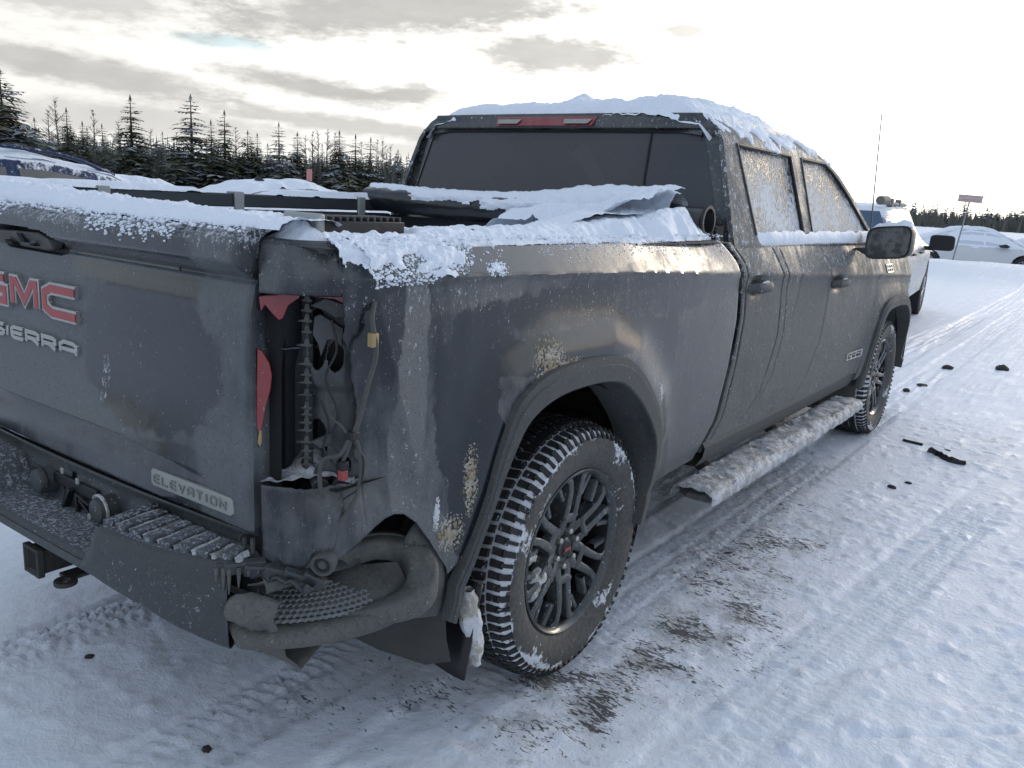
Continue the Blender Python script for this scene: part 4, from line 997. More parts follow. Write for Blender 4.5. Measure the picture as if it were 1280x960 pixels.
for ch in 'ELEVATION':
    w_ = .010 if ch == 'I' else .0255
    mb = MB()
    for st_ in FONT[ch]:
        stroke(mb, [(x+.002+p[0]*(w_-.006), .789+p[1]*.018) for p in st_], .0042, lambda a, b: (a, bpl(a)-.0065, b), lambda a, b: (a, bpl(a)-.003, b))
    mb.build('badge_letter', M['badgeletter'], bd); x += w_+.0065
# seam strip below the brow
mb = MB(); mb.tube([(x, float(tg(x, 1.292))-.001, 1.292) for x in np.linspace(.12, .55, 12)], .003, 5); mb.build('brow_seam', M['badgeletter'], gate)
# black sheets painted as shade behind tailgate gaps; they also stop light leaking
mb = MB(); mb.grid([[(.809, -1.055, z), (.84, -1.045, z)] for z in (.68, 1.37)]); mb.grid([[(x, y, z) for x in (-.84, .84)] for y, z in ((-1.085, .765), (-1.075, .70), (-.9, .70))]); mb.build('gap_shade_sheet', M['void'], TR)

# ---- bumper --------------------------------------------------------------
FP = np.array(catmull([(-1.0, -.72), (-.998, -.85), (-.94, -1.0), (-.80, -1.14), (-.68, -1.205), (-.5, -1.24), (-.3, -1.25), (0, -1.252), (.3, -1.25), (.5, -1.243), (.68, -1.215), (.80, -1.155), (.89, -1.065), (.955, -.96), (.99, -.85), (.99, -.72)], 8))
FD = np.r_[0, np.cumsum(np.hypot(*np.diff(FP, axis=0).T))]
def fpath(x=None, s=None, inset=0.0, dz=0):
    if s is None: s = np.interp(x, FP[60//1 if False else 0:, 0][np.r_[True, np.diff(FP[:, 0]) > 0]], FD[np.r_[True, np.diff(FP[:, 0]) > 0]])
    p = np.array([np.interp(s, FD, FP[:, 0]), np.interp(s, FD, FP[:, 1])]); q = np.array([np.interp(s+.004, FD, FP[:, 0]), np.interp(s+.004, FD, FP[:, 1])])
    t = (q-p)/max(np.linalg.norm(q-p), 1e-9); n = np.array([-t[1], t[0]])
    return p+n*inset
def zbot(x): return float(np.interp(abs(x), [0, .4, .6, .72, .80], [.575, .572, .553, .525, .497]))
NL, NR = -.14, .385
def ztop(x): return float(.618+.088*np.interp(x, [NL-.06, NL, NR, NR+.055], [1, 0, 0, 1]))
mb = MB(); P = []
xsb = np.unique(np.r_[np.linspace(-.93, NL-.08, 20), np.linspace(NL-.07, NL+.01, 12), np.linspace(NL+.02, NR-.01, 20), np.linspace(NR-.01, NR+.06, 14), np.linspace(NR+.07, .80, 24)])
for x in xsb:
    zb_, zt_ = zbot(x), ztop(x); row = []
    for ins, z in ((.10, zb_+.02), (.03, zb_-.004), (.010, zb_), (0, zb_+.012), (-.008, lerp(zb_, zt_, .4)), (-.004, lerp(zb_, zt_, .8)), (.001, zt_-.012), (.006, zt_-.004), (.014, zt_)):
        p = fpath(x, inset=ins); row.append((p[0], p[1], z))
    P.append(row)
mb.grid(P); bump = mb.build('rear_bumper', M['bumper'], TR, angle=45)
# step surface: low centre tread and raised pads
mb = MB(); P = []
for x in xsb:
    zt_ = ztop(x); row = []; p0 = fpath(x, inset=.0142)
    for f in np.linspace(0, 1, 10):
        yb_ = np.interp(abs(x), [0, .8], [-1.115, -1.075]); row.append((p0[0], lerp(p0[1], yb_, f), zt_+.004*math.sin(f*math.pi)))
    P.append(row)
mb.grid(P); st = mb.build('bumper_step', M['steptop'], bump, angle=45)
# rib pads + grooves with snow
mb = MB(); sm = MB(); k = 0
for x0 in np.arange(.435, .80, .0485):
    y_f = fpath(x0, inset=.022)[1]; y_b = -1.10
    pts = [(x0, y_f), (x0+.030, y_f+.004), (x0+.030-.016, y_b), (x0-.016, y_b)]
    mb.prism(pts, lambda a, b: (a, b, .7185), lambda a, b: (a, b, .704)); k += 1
rib = mb.build('step_rib', M['steptop'], st, bevel=.002)
sm = MB(); rnd = random.Random(3)
for x0 in np.arange(.435, .80, .0485):
    y_f = fpath(x0, inset=.03)[1]; P = []
    for t in np.linspace(0, 1, 14):
        y = lerp(y_f+.0, -1.102, t); xc_ = x0+.0395-.016*t+.002*math.sin(t*9+x0*40); w_ = (.0085+.0035*rnd.random())*(1 if .05 < t < .97 else .4)
        P.append([(xc_-w_, y, .7065), (xc_-w_*.7, y, .7130), (xc_, y, .7155+.002*rnd.random()), (xc_+w_*.7, y, .7130), (xc_+w_, y, .7065)])
    sm.grid(P)
sm.build('groove_snow', M['slush'], st, kind='stuff')
# rear fascia behind the step with the plate recess torn open
mb = MB()
def yfas(x): return -1.112+.035*(abs(x)/.8)**2
XXf = np.linspace(-.80, .80, 129); ZZf = np.linspace(.60, .742, 16)
Gx, Gz = np.meshgrid(XXf, ZZf, indexing='ij'); keep = np.ones(Gx.shape, bool)
for a, b, c_, d_ in ((.005, .045, .610, .665), (.06, .085, .68, .705), (.075, .145, .600, .660), (.155, .205, .605, .650)):
    keep &= ~((Gx > a) & (Gx < b) & (Gz > c_) & (Gz < d_))
mb.grid(np.stack([Gx, yfas(Gx)+.004*np.sin(Gz*90), Gz], -1), keep=keep); fa = mb.build('bumper_fascia', M['bumper'], bump, solid=.004)
mb = MB()      # broken plate bracket pieces
mb.box((.10, -1.118, .685), (.22, .010, .030)); mb.box((.05, -1.12, .63), (.012, .008, .085), Matrix.Rotation(.25, 3, 'Y')); mb.box((.115, -1.125, .63), (.010, .010, .08), Matrix.Rotation(-.1, 3, 'Y'))
mb.box((.165, -1.128, .640), (.075, .008, .008), Matrix.Rotation(.5, 3, 'Y')); mb.box((.15, -1.128, .662), (.07, .008, .007), Matrix.Rotation(.2, 3, 'Y')); mb.box((.08, -1.13, .650), (.012, .02, .07), Matrix.Rotation(.6, 3, 'Y'))
mb.build('plate_bracket', M['black'], bump, bevel=.002)
mb = MB(); mb.box((.048, -1.126, .715), (.014, .006, .016)); mb.build('plate_screw_clip', M['badge'], bump, bevel=.002); mb = MB(); mb.box((.125, -1.126, .705), (.014, .006, .016)); mb.build('plate_screw_clip', M['badge'], bump, bevel=.002); mb = MB(); mb.tube([(.19, -1.135, .628), (.19, -1.115, .628)], .010, 8); mb.build('plate_screw_clip', M['badge'], bump, bevel=.002)
for x_, r_ in ((.262, .034), (-.045, .036)):
    mb = MB(); mb.lathe([(-.050, 0), (-.052, r_*.5), (-.046, r_*.88), (-.036, r_), (.0, r_*1.05)], 24, 'y', (x_, -1.108, .668)); kn = mb.build('plate_lamp', M['bumper'], bump)
    mb = MB(); mb.tube([(x_+r_*1.1*math.cos(a), -1.142, .668+r_*1.1*math.sin(a)) for a in np.linspace(-.2, 2.4, 14)], .0045, 6); mb.build('lamp_rim', M['slush'], kn)
# corner: crushed step pod
s0 = float(np.interp(.785, FP[80:, 0], FD[80:])); s1 = FD[-1]-.01
def ptop(t): return .545+.040*float(sst(t, .70, 1.0))+.045*float(1-sst(t, 0, .14))
def pw(t): return .012+.145*max(math.sin(math.pi*min(max((t-.02)/.90, 0), 1)), 0)**.75
def plift(t): return .012*t-.008*math.sin(t*3.1)
prof = [(.10, .30), (.05, .0), (.022, .02), (.004, .18), (-.006, .42), (-.006, .66), (.002, .88), (.012, .985), (.024, 1.0)]
S_ = np.linspace(s0, s1, 70); P = []
for s in S_:
    t = (s-s0)/(s1-s0); e0 = sst(t, 0, .08); e1 = 1-sst(t, .92, 1.0); row = []
    for ins, q_ in prof:
        k_ = .30+.70*float(min(e0, e1)); zz = lerp(.56, .490+(ptop(t)-.490)*q_, k_)+plift(t); p = fpath(s=s, inset=ins+(1-float(e0))*.02+(1-float(e1))*.03)
        dd = .010*(float(fbm(s*16, q_*2.5, 4, 4))-.5)+.004*abs(float(fbm(s*50, q_*7, 9, 2))-.5); row.append((p[0]+dd, p[1]-dd, zz+.8*dd))
    P.append(row)
mb.grid(P); pod = mb.build('bumper_corner', M['lower'], bump, angle=60)
mb = MB(); P = []
for s in S_[2:-7]:
    t = (s-s0)/(s1-s0)
    P.append([(*fpath(s=s, inset=.022+pw(t)*f), ptop(t)+plift(t)-.010*math.sin(min(f*4, 1)*math.pi)+.072*f*math.sin(math.pi*min(max(t, 0), 1))**.5) for f in np.linspace(0, 1, 12)])
mb.grid(P); sh = mb.build('corner_step', M['lower'], bump, angle=60)
def shelf(t, f): return (*fpath(s=lerp(s0, s1, t), inset=.022+pw(t)*f), ptop(t)+plift(t)+.072*f*math.sin(math.pi*t)**.5)
mb = MB(); tm = simple('tread_frost', (.24, .255, .27), .7, bump=.001, var=.25)
for iu in range(38):
    for iv in range(8):
        t = .09+.60*iu/37; d = .012+.0125*iv; f = d/pw(t)
        if f > .70-.30*sst(t, .45, .70) or d > .095: continue
        p = shelf(t, f); q_ = shelf(t+.01, f); a = math.atan2(q_[1]-p[1], q_[0]-p[0])+(.55 if (iu+iv) % 2 else -.55)
        mb.box((p[0], p[1], p[2]-.001), (.0145, .0036, .007), Matrix.Rotation(a, 3, 'Z'))
mb.build('tread_pattern', tm, sh, kind='stuff')
mb = MB(); P = []; path = np.array(catmull([(.835, -1.10, .648), (.852, -1.02, .660), (.853, -.94, .656), (.856, -.86, .654), (.878, -.79, .652), (.925, -.748, .640), (.985, -.752, .610), (1.010, -.790, .565), (.978, -.85, .54), (.93, -.92, .535), (.88, -.97, .53)], 8))
for i in range(len(path)):
    c_ = path[i]; tv = path[min(i+1, len(path)-1)]-path[max(i-1, 0)]; tv /= np.linalg.norm(tv); sd_ = np.cross(tv, [0, 0, 1]); sd_ /= np.linalg.norm(sd_); u_ = np.cross(sd_, tv); q = i/(len(path)-1)
    ra, rb = .030+.010*math.sin(q*3.14), .024+.012*q; tp = 1-.60*float(sst(q, .72, .92)); ra *= tp; rb *= tp; nz_ = .006*(float(fbm(q*8, 1, 5, 3))-.5)
    P.append([tuple(c_+sd_*(ra+nz_)*math.copysign(abs(math.cos(a))**.5, math.cos(a))+u_*(rb+nz_)*math.copysign(abs(math.sin(a))**.5, math.sin(a))) for a in np.linspace(0, 2*math.pi, 16, endpoint=False)])
mb.grid(P, close_v=True); mb.build('corner_inner_arch', M['lower'], bump, angle=35)
mb = MB(); mb.tube([tuple(p+np.array([.012, .0, .031])) for p in path[4:44]], .0035, 6); mb.build('arch_seam', M['lower'], bump)
# ribs of the pad carried round the crushed corner
for k in range(5):
    mb = MB(); a0 = .82+.026*k; rr_k = Matrix.Rotation(-.55-.10*k, 3, 'Z') @ Matrix.Rotation(.30+.12*(k % 2), 3, 'Y') @ Matrix.Rotation(-.15*k, 3, 'X')
    mb.box((a0, -1.125+.024*k, .692-.008*k), (.020, .085-.008*k, .030), rr_k); mb.build('step_rib', M['bumper'], bump, bevel=.004)
# crumpled end of the step pad between pad and corner, and knob under it
mb = MB(); P = []
for i, x in enumerate(np.linspace(.78, .93, 22)):
    row = []
    for j, f in enumerate(np.linspace(0, 1, 12)):
        z = .702-.050*i/21+(.016*abs(math.sin(i*.8))-.008+.016*(float(vn(i*.6, j*.35, 18))-.5))*(i > 3)-.01*f; row.append((x+.01*f, lerp(-1.165+.11*(i/21), -1.05+.06*(i/21), f), z+.004*float(vn(i*.7, j*.5, 8))))
    P.append(row)
mb.grid(P); mb.build('crumpled_step_end', M['bumper'], bump, solid=.006, angle=60)
mb = MB(); P = []      # folded-over lip where the pad tore from the corner
for i, t in enumerate(np.linspace(0, 1, 20)):
    row = []
    for j, a in enumerate(np.linspace(-1.4, 1.9, 12)):
        r = (.030+.010*math.sin(t*math.pi))*(1+.35*(float(fbm(t*4, a*1.5, 6, 3))-.5)*2); row.append((lerp(.805, .885, t)+r*.35*math.cos(a), lerp(-1.150, -1.085, t)-r*math.cos(a)*.9, lerp(.600, .585, t)+r*math.sin(a)))
    P.append(row)
mb.grid(P); mb.build('folded_bumper_lip', M['lower'], bump, solid=.004)
for k, (px_, py_, pz_, L_, W_, rz_, ry_) in enumerate(((.83, -1.07, .682, .10, .035, .6, .25), (.87, -1.02, .690, .12, .022, .9, -.15), (.90, -.96, .668, .09, .03, 1.1, .3), (.845, -1.10, .650, .06, .025, .3, -.4), (.80, -1.09, .70, .05, .02, .2, .5))):
    rr_k = Matrix.Rotation(rz_, 3, 'Z') @ Matrix.Rotation(ry_, 3, 'Y') @ Matrix.Rotation(.5*(-1)**k, 3, 'X'); mb = MB()
    pts = [(-L_/2, -W_/2), (-L_/6, -W_/2*.7), (L_/6, -W_/2), (L_/2, -W_/5), (L_/3, W_/2*.6), (0, W_/2), (-L_/2*.8, W_/3)]
    mb.prism(pts, lambda a, b: tuple(Vector((px_, py_, pz_))+rr_k @ Vector((a, b, .003+a*a*1.2))), lambda a, b: tuple(Vector((px_, py_, pz_))+rr_k @ Vector((a, b, -.001+a*a*1.2))))
    mb.build('torn_bracket', M['lower'] if k % 2 else M['bumper'], bump, smooth=False)
mb = MB()
for x_, L_ in ((.800, .05), (.808, .06), (.822, .045), (.79, .03), (.836, .02)):
    mb.tube([(x_, -1.165+(x_-.8), .695), (x_+.001, -1.166+(x_-.8), .695-L_*.5), (x_, -1.166+(x_-.8), .695-L_)], [.0055, .004, .0015], 6)
mb.build('icicles', M['lower'], bump)
mb = MB()
for x_, y_, z_, L_ in ((.812, -1.10, .745, .035), (.79, -1.105, .742, .02), (.775, -1.105, .742, .012)):
    mb.tube([(x_, y_, z_), (x_, y_, z_-L_*.6), (x_, y_, z_-L_)], [.006, .005, .003], 6)
mb.build('icicles', M['lower'], gate)
# black sheets added to stand for the shade behind the bumper corner
mb = MB(); mb.grid([[(x, y, z) for z in (.50, .87)] for x, y in ((.70, -1.0), (.79, -.95), (.80, -.72), (.82, -.60))]); mb.grid([[(x, y, .86) for y in (-1.0, -.6)] for x in (.70, .96)]); mb.build('corner_shade_sheet', M['void'], TR)
# receiver hitch
hm = simple('hitch_steel', (.035, .033, .030), .7, bump=.003, bscale=60, var=.4)
mb = MB(); hx, hz_ = .100, .515
for a, b, c_, d_ in ((-.034, 0, .008, .075), (.034, 0, .008, .075), (0, .034, .06, .008), (0, -.034, .06, .008)): mb.box((hx+a*.85, -1.14, hz_+b*.85), (c_, .20, d_*.85))
for a, b, c_, d_ in ((-.040, 0, .010, .090), (.040, 0, .010, .090), (0, .040, .07, .010), (0, -.040, .07, .010)): mb.box((hx+a*.85, -1.235, hz_+b*.85), (c_, .018, d_*.86))
ht = mb.build('hitch_receiver', hm, TR, bevel=.003)
mb = MB(); mb.tube([(-.6, -1.02, .51), (.6, -1.02, .51)], .042, 12)
mb.lathe([(-.006, .012), (-.006, .028), (.006, .028), (.006, .012)], 20, 'z', (hx+.085, -1.20, .470), close=True); mb.box((hx+.055, -1.16, .470), (.05, .06, .010)); mb.build('hitch_crossbar', hm, ht, bevel=.002)
mb = MB(); mb.box((hx, -1.235, hz_), (.058, .004, .058)); mb.build('hitch_opening', M['void'], ht)
# hanging lower valance
mb = MB(); P = []
for i, t in enumerate(np.linspace(0, 1, 20)):
    x = lerp(.50, .86, t); P.append([(x+.0, -1.17+.10*t, .57-.03*t), (x, -1.155+.1*t, .53-.07*t-.03*math.sin(t*math.pi)), (x, -1.11+.1*t, .50-.09*t), (x, -1.04+.1*t, .54-.09*t)])
mb.grid(P); mb.build('lower_valance', M['lower'], bump, solid=.006)
# mud flap
mb = MB(); P = []
for u in np.linspace(0, 1, 10):
    P.append([(lerp(.70, .985, u), -.50-.06*t+.01*math.sin(u*5), lerp(.48, .225, t)) for t in np.linspace(0, 1, 10)])
mb.grid(P); mf = mb.build('mud_flap', M['black'], TR, solid=.008)
mb = MB(); NY, NX = 26, 16; P = np.zeros((NY, NX, 3))
for i, t in enumerate(np.linspace(0, 1, NY)):
    for j, a in enumerate(np.linspace(0, 2*math.pi, NX, endpoint=False)):
        r = (.020+.02*float(fbm(t*9, a*1.5, 8, 3)))*math.sin(math.pi*min(max(t, .06), .94))**.35
        P[i, j] = (.968+r*.9*math.cos(a), -.545+.05*t+r*math.sin(a)*1.0, lerp(.475, .235, t))
mb.grid(P, close_v=True); mb.build('flap_slush', M['snowdirty'], mf, kind='stuff')
# underbody
mb = MB(); mb.box((0, 1.4, .52), (1.1, 4.6, .10)); mb.box((.45, 1.2, .50), (.09, 4.4, .16)); mb.box((-.45, 1.2, .50), (.09, 4.4, .16)); mb.box((0, -.1, .70), (1.5, 1.6, .06)); mb.box((0, 3.9, .75), (1.1, 1.2, .35))
mb.build('chassis', M['under'], TR, bevel=.01)
mb = MB(); mb.tube([(-.72, 0, .405), (.72, 0, .405)], .045, 12); mb.lathe([(-.15, .05), (-.1, .12), (0, .15), (.1, .12), (.15, .05)], 20, 'x', (0, 0, .405)); mb.build('rear_axle', M['under'], TR)
mb = MB(); mb.tube([(-.72, 3.99, .405), (.72, 3.99, .405)], .05, 12); mb.build('front_axle', M['under'], TR)
mb = MB(); mb.tube([(.55, -.55, .43), (.55, .1, .52)], .03, 8); mb.build('leaf_spring', M['under'], TR); mb = MB(); mb.tube([(.60, 0, .45), (.62, .15, .85)], .035, 10); mb.build('shock_absorber', M['under'], TR)
mb = MB(); mb.lathe([(-.1, .0), (-.1, .30), (-.07, .36), (.05, .36), (.1, .30), (.1, .0)], 32, 'z', (0, -.65, .55)); mb.build('spare_tyre', M['under'], TR)

# ================================================================== WHEELS
def tyremat():
    m, g = newmat('winter_tyre_sidewall'); P = g.n('ShaderNodeTexCoord').outputs['Object']; s = g.n('ShaderNodeSeparateXYZ', {0: P})
    r = g.m('SQRT', g.m('ADD', g.m('POWER', s.outputs[1], 2.0), g.m('POWER', s.outputs[2], 2.0)))
    n = g.noise(P, 13, 5, .65); n2 = g.noise(P, 70, 3, .6); n3 = g.noise(P, 5, 3)
    outer = g.ss(r, .335, .40); xin = g.ss(s.outputs[0], .085, .125)
    k = g.m('ADD', g.m('MULTIPLY', n, .7), g.m('ADD', g.m('MULTIPLY', n2, .3), g.m('MULTIPLY', outer, .235)))
    k = g.m('ADD', k, g.m('MULTIPLY', g.m('SUBTRACT', n3, .5), .35))
    k = g.m('ADD', k, g.m('MULTIPLY', g.ss(s.outputs[1], .1, -.25), .05))
    sn = g.m('MULTIPLY', g.ss(k, .60, .66), .85); du = g.ss(n2, .3, .7)
    tread = g.ss(r, .392, .400)
    sn = g.m('MAXIMUM', sn, g.m('MULTIPLY', g.m('MULTIPLY', g.ss(r, .375, .392), g.ss(s.outputs[0], .07, .095)), g.ss(k, .44, .58)))
    c = g.mix(du, (.055, .052, .048), (.09, .086, .078)); c = g.mix(g.m('MULTIPLY', tread, g.ss(s.outputs[0], .05, .0)), c, (.012, .012, .013)); sn = g.m('MAXIMUM', sn, g.m('MULTIPLY', g.m('MULTIPLY', tread, g.ss(s.outputs[0], .02, .06)), g.ss(g.m('ADD', k, g.m('MULTIPLY', g.m('SUBTRACT', n, .5), .9)), .44, .60))); c = g.mix(sn, c, (.66, .69, .73))
    nb = g.n('ShaderNodeBump', {'Height': g.m('ADD', sn, g.m('MULTIPLY', n2, .4)), 'Distance': .004}).outputs[0]
    out(g, g.n('ShaderNodeBsdfPrincipled', {'Base Color': c, 'Roughness': .75, 'Normal': nb}).outputs[0]); return m
TYM = tyremat()
LUG = grime('tread_rubber', (.012, .012, .013), .65, dust=.25, frost=.12, dustcol=(.08, .08, .075), dustlow=0, fscale=90, fmax=.7)
RIMM = grime('gloss_black_wheel', (.010, .012, .014), .25, coat=.7, dust=.50, frost=.20, dustcol=(.09, .10, .10), dustlow=0, fscale=200, fleck=.2, fmax=.55)
RT_ = .412
def make_wheel():
    root = bpy.data.objects.new('wheel', None); COL.objects.link(root)
    mb = MB()
    prof = [(-.11, .262), (-.125, .30), (-.132, .34), (-.125, .385), (-.105, .397), (-.05, .401), (.05, .401), (.105, .397), (.124, .388), (.134, .368), (.138, .335), (.132, .300), (.118, .275), (.108, .266), (.104, .258)]
    mb.lathe(prof, 120); ty = mb.build('tyre', TYM, root, angle=60)
    mb = MB(); n = 74
    for i in range(n):
        a0 = 2*math.pi*i/n
        for row, (xc_, wx, la, sk, off) in enumerate(((-.100, .045, .70, .25, .5), (-.045, .040, .68, -.9, 0), (.004, .038, .68, .9, .5), (.050, .038, .66, -.7, 0), (.098, .038, .64, .12, .5))):
            a = a0+off*2*math.pi/n; h = 2*math.pi/n*la/2
            r0, r1 = .392, RT_-(.006 if abs(xc_) > .08 else 0)
            vs = []
            for rr in (r0, r1):
                for (dx, da) in ((-wx/2, -h), (wx/2, -h+sk*.02), (wx/2, h+sk*.02), (-wx/2, h)):
                    rx = rr-(.010 if (row == 4 and dx > 0) or (row == 0 and dx < 0) else 0)*(rr == r1); aa = a+da
                    vs.append((xc_+dx, rx*math.cos(aa), rx*math.sin(aa)))
            mb.add(vs, [(0, 1, 2, 3), (4, 7, 6, 5), (0, 4, 5, 1), (1, 5, 6, 2), (2, 6, 7, 3), (3, 7, 4, 0)])
        # shoulder lug running down the sidewall
        a = a0+.5*2*math.pi/n; h = 2*math.pi/n*(.27 if i % 2 else .16)
        vs = []
        for (x_, r_) in ((.112, .400), (.136, .372)):
            for da in (-h, h): vs += [(x_+.004, (r_+.003)*math.cos(a+da), (r_+.003)*math.sin(a+da)), (x_-.006, (r_-.006)*math.cos(a+da), (r_-.006)*math.sin(a+da))]
        mb.add(vs, [(0, 2, 6, 4), (0, 4, 5, 1), (2, 3, 7, 6), (4, 6, 7, 5), (0, 1, 3, 2)])
    mb.build('tread_blocks', LUG, ty, smooth=False, kind='stuff')
    mb = MB()
    mb.lathe([(.104, .262), (.116, .268), (.120, .264), (.112, .254), (.095, .249)], 96)
    rim = mb.build('rim', RIMM, root, angle=50)
    mb = MB(); mb.lathe([(.095, .249), (.02, .238), (-.10, .236), (-.11, .25)], 64); mb.build('barrel', M['black'], rim)  # barrel coloured darker than the lip to deepen the shade between the spokes
    mb = MB(); mb.lathe([(-.02, 0), (-.02, .20), (-.04, .23)], 48); mb.build('brake_backing', M['void'], rim)
    mb = MB(); mb.lathe([(.0, .05), (.0, .165), (.014, .165), (.014, .05)], 48); mb.build('brake_disc', M['under'], rim)
    # six spokes, each a closed loop of two arms
    def arm(mb, pts, w_, d_):      # pts (angle, r, x): bar with trapezoid section
        C = [Vector((x, r*math.cos(a), r*math.sin(a))) for a, r, x in pts]; rows = []
        for i, p in enumerate(C):
            t = (C[min(i+1, len(C)-1)]-C[max(i-1, 0)]).normalized(); s_ = t.cross(Vector((1, 0, 0))).normalized(); ww = w_ if not isinstance(w_, list) else w_[i]
            rows.append([p+s_*ww*.5+Vector((-.004, 0, 0)), p+s_*ww*.32, p-s_*ww*.32, p-s_*ww*.5+Vector((-.004, 0, 0)), p-s_*ww*.5-Vector((d_, 0, 0)), p+s_*ww*.5-Vector((d_, 0, 0))])
        mb.grid([[tuple(q) for q in r_] for r_ in rows], close_v=True)
    for k in range(6):
        mb = MB(); a = k*math.pi/3+math.radians(ROT)
        for sg in (-1, 1):
            arm(mb, [(a+sg*math.radians(12.5), .257, .102), (a+sg*math.radians(9.0), .235, .104), (a+sg*math.radians(8.2), .200, .104), (a+sg*math.radians(9.5), .160, .100), (a+sg*math.radians(13), .115, .093), (a+sg*math.radians(21), .080, .086), (a+sg*math.radians(27), .052, .078)], [.036, .025, .024, .026, .029, .034, .038], .045)
        arm(mb, [(a+math.radians(30)-math.radians(7), .256, .092), (a+math.radians(30)-math.radians(9), .225, .092), (a+math.radians(17), .180, .092)], [.020, .017, .018], .03); arm(mb, [(a-math.radians(30)+math.radians(7), .256, .092), (a-math.radians(30)+math.radians(9), .225, .092), (a-math.radians(17), .180, .092)], [.020, .017, .018], .03)
        arm(mb, [(a-math.radians(17), .120, .094), (a-math.radians(8), .105, .093), (a+math.radians(8), .105, .093), (a+math.radians(17), .120, .094)], .030, .035)
        mb.build('spoke', RIMM, rim, angle=40)
    mb = MB(); mb.lathe([(.084, 0), (.084, .030), (.080, .034), (.06, .036), (.078, .060), (.070, .075), (.03, .080)], 40); mb.build('hub', RIMM, rim)
    mb = MB(); mb.lathe([(.090, 0), (.089, .024), (.083, .031)], 28); mb.build('centre_cap', M['black'], rim)
    mb = MB(); mb.box((.0915, 0, 0), (.003, .034, .010)); mb.build('cap_emblem', M['emblemred'], rim)
    for k in range(6):
        mb = MB(); a = k*math.pi/3+.3; mb.lathe([(.03, .010), (.092, .010), (.096, .006), (.096, 0)], 6, 'x', (0, .057*math.cos(a), .057*math.sin(a))); mb.build('lug_nut', M['chrome'], rim, smooth=False)
    # snow packed between the spokes (lower part) and clinging to the rim
    mb = MB()
    for (a, r, sz, ln) in ((math.radians(200), .165, .030, .10), (math.radians(215), .19, .022, .08), (math.radians(172), .20, .018, .07), (math.radians(262), .20, .020, .08), (math.radians(285), .21, .016, .06), (math.radians(140), .215, .012, .05)):
        P = np.zeros((14, 10, 3))
        for i, t in enumerate(np.linspace(0, 1, 14)):
            for j, b in enumerate(np.linspace(0, 2*math.pi, 10, endpoint=False)):
                rr = sz*math.sin(math.pi*min(max(t, .05), .95))**.5*(.7+.6*float(vn(t*6+a, b*1.3, 3)))
                q = r+(t-.5)*ln; c = Vector((.078+rr*.9*math.cos(b), q*math.cos(a), q*math.sin(a))); tv = Vector((0, -math.sin(a), math.cos(a)))
                P[i, j] = c+tv*rr*math.sin(b)
        mb.grid(P, close_v=True)
    mb.build('wheel_snow', M['snowdirty'], rim, kind='stuff')
    return root
ROT = 27
def copy_tree(o, parent=None):
    c = o.copy(); COL.objects.link(c); c.parent = parent
    for ch in list(o.children): copy_tree(ch, c)
    return c
w1 = make_wheel(); w1.parent = TR; w1.location = (.845, 0, .402)
for (x, y, rz, ph) in ((.845, 3.99, 0, .35), (-.845, 0, math.pi, .2), (-.845, 3.99, math.pi, .8)):
    c = copy_tree(w1, TR); c.location = (x, y, .402); c.rotation_euler = (ph, 0, rz)
# ================================================================== SNOW LYING ON THE TRUCK
def snow_sheet(name, fn, nu, nv, mat='snow', hmin=.0015, parent=TR, dense=None):
    """fn(U, V) -> base points (nu,nv,3), normals (nu,nv,3), thickness (nu,nv); cells with no snow are left out"""
    U, V = np.meshgrid(np.linspace(0, 1, nu), np.linspace(0, 1, nv), indexing='ij')
    B, N_, Hh = fn(U, V); k = Hh > hmin
    keep = np.zeros((nu, nv), bool); keep[:-1, :-1] = k[:-1, :-1] | k[1:, :-1] | k[:-1, 1:] | k[1:, 1:]
    P = B+N_*(np.maximum(Hh, 0)-.002*(~k))[..., None]
    mb = MB(); mb.grid(P, keep=keep)
    me_o = mb.build(name, M[mat], parent, kind='stuff', rec=True)
    return me_o
UPN = np.array([0., 0., 1.])
def rough_h(a, b, s): return .5*fbm(a*14, b*14, s, 3)+.3*fbm(a*45, b*45, s+3, 2)+.2*fbm(a*5, b*5, s+7, 2)
# roof: thick wind-packed slab
def f(U, V):
    x = (U*2-1)*.765; y = 1.150+V*1.375
    zr = np.interp(y, [1.165, 1.20, 1.26, 1.5, 1.9, 2.3, 2.56], [1.84, 1.865, 1.876, 1.895, 1.90, 1.885, 1.855])-.028*np.minimum(np.abs(x/.725), 1)**4-1.1*np.clip(np.abs(x)-.712, 0, 1)
    e = np.minimum(np.minimum((1-np.abs(U*2-1))*.765, (y-1.150)*1.6), (2.54-y)).clip(0)
    nz = fbm(x*5, y*4, 3, 4); nz2 = fbm(x*22, y*16, 6, 3)
    t = .056*(.25+1.1*nz)*np.clip((e+(nz2-.5)*.035)/.07, 0, 1)**.7*(1-.72*sst(np.abs(x), .60, .70))+.014*(fbm(x*60, y*50, 41, 3)-.5)*sst(e, 0, .03)*(.3+nz)+.012*(nz2-.4)*sst(e, 0, .03)
    t = t+.035*np.exp(-(((x-.02)/.07)**2+((y-1.35)/.20)**2))*(.6+.8*nz2)+.018*sst(x, .1, .4)*(1-sst(x, .5, .65))*sst(nz, .4, .6)
    t = t*(1-.75*sst(x, .56, .70)*sst(y, 1.7, 2.1))*(.25+.75*sst(2.54-y, 0, .45))
    return np.stack([x, y, zr], -1), np.zeros(x.shape+(3,))+UPN, t
snow_sheet('roof_snow', f, 150, 220, 'snowbed')
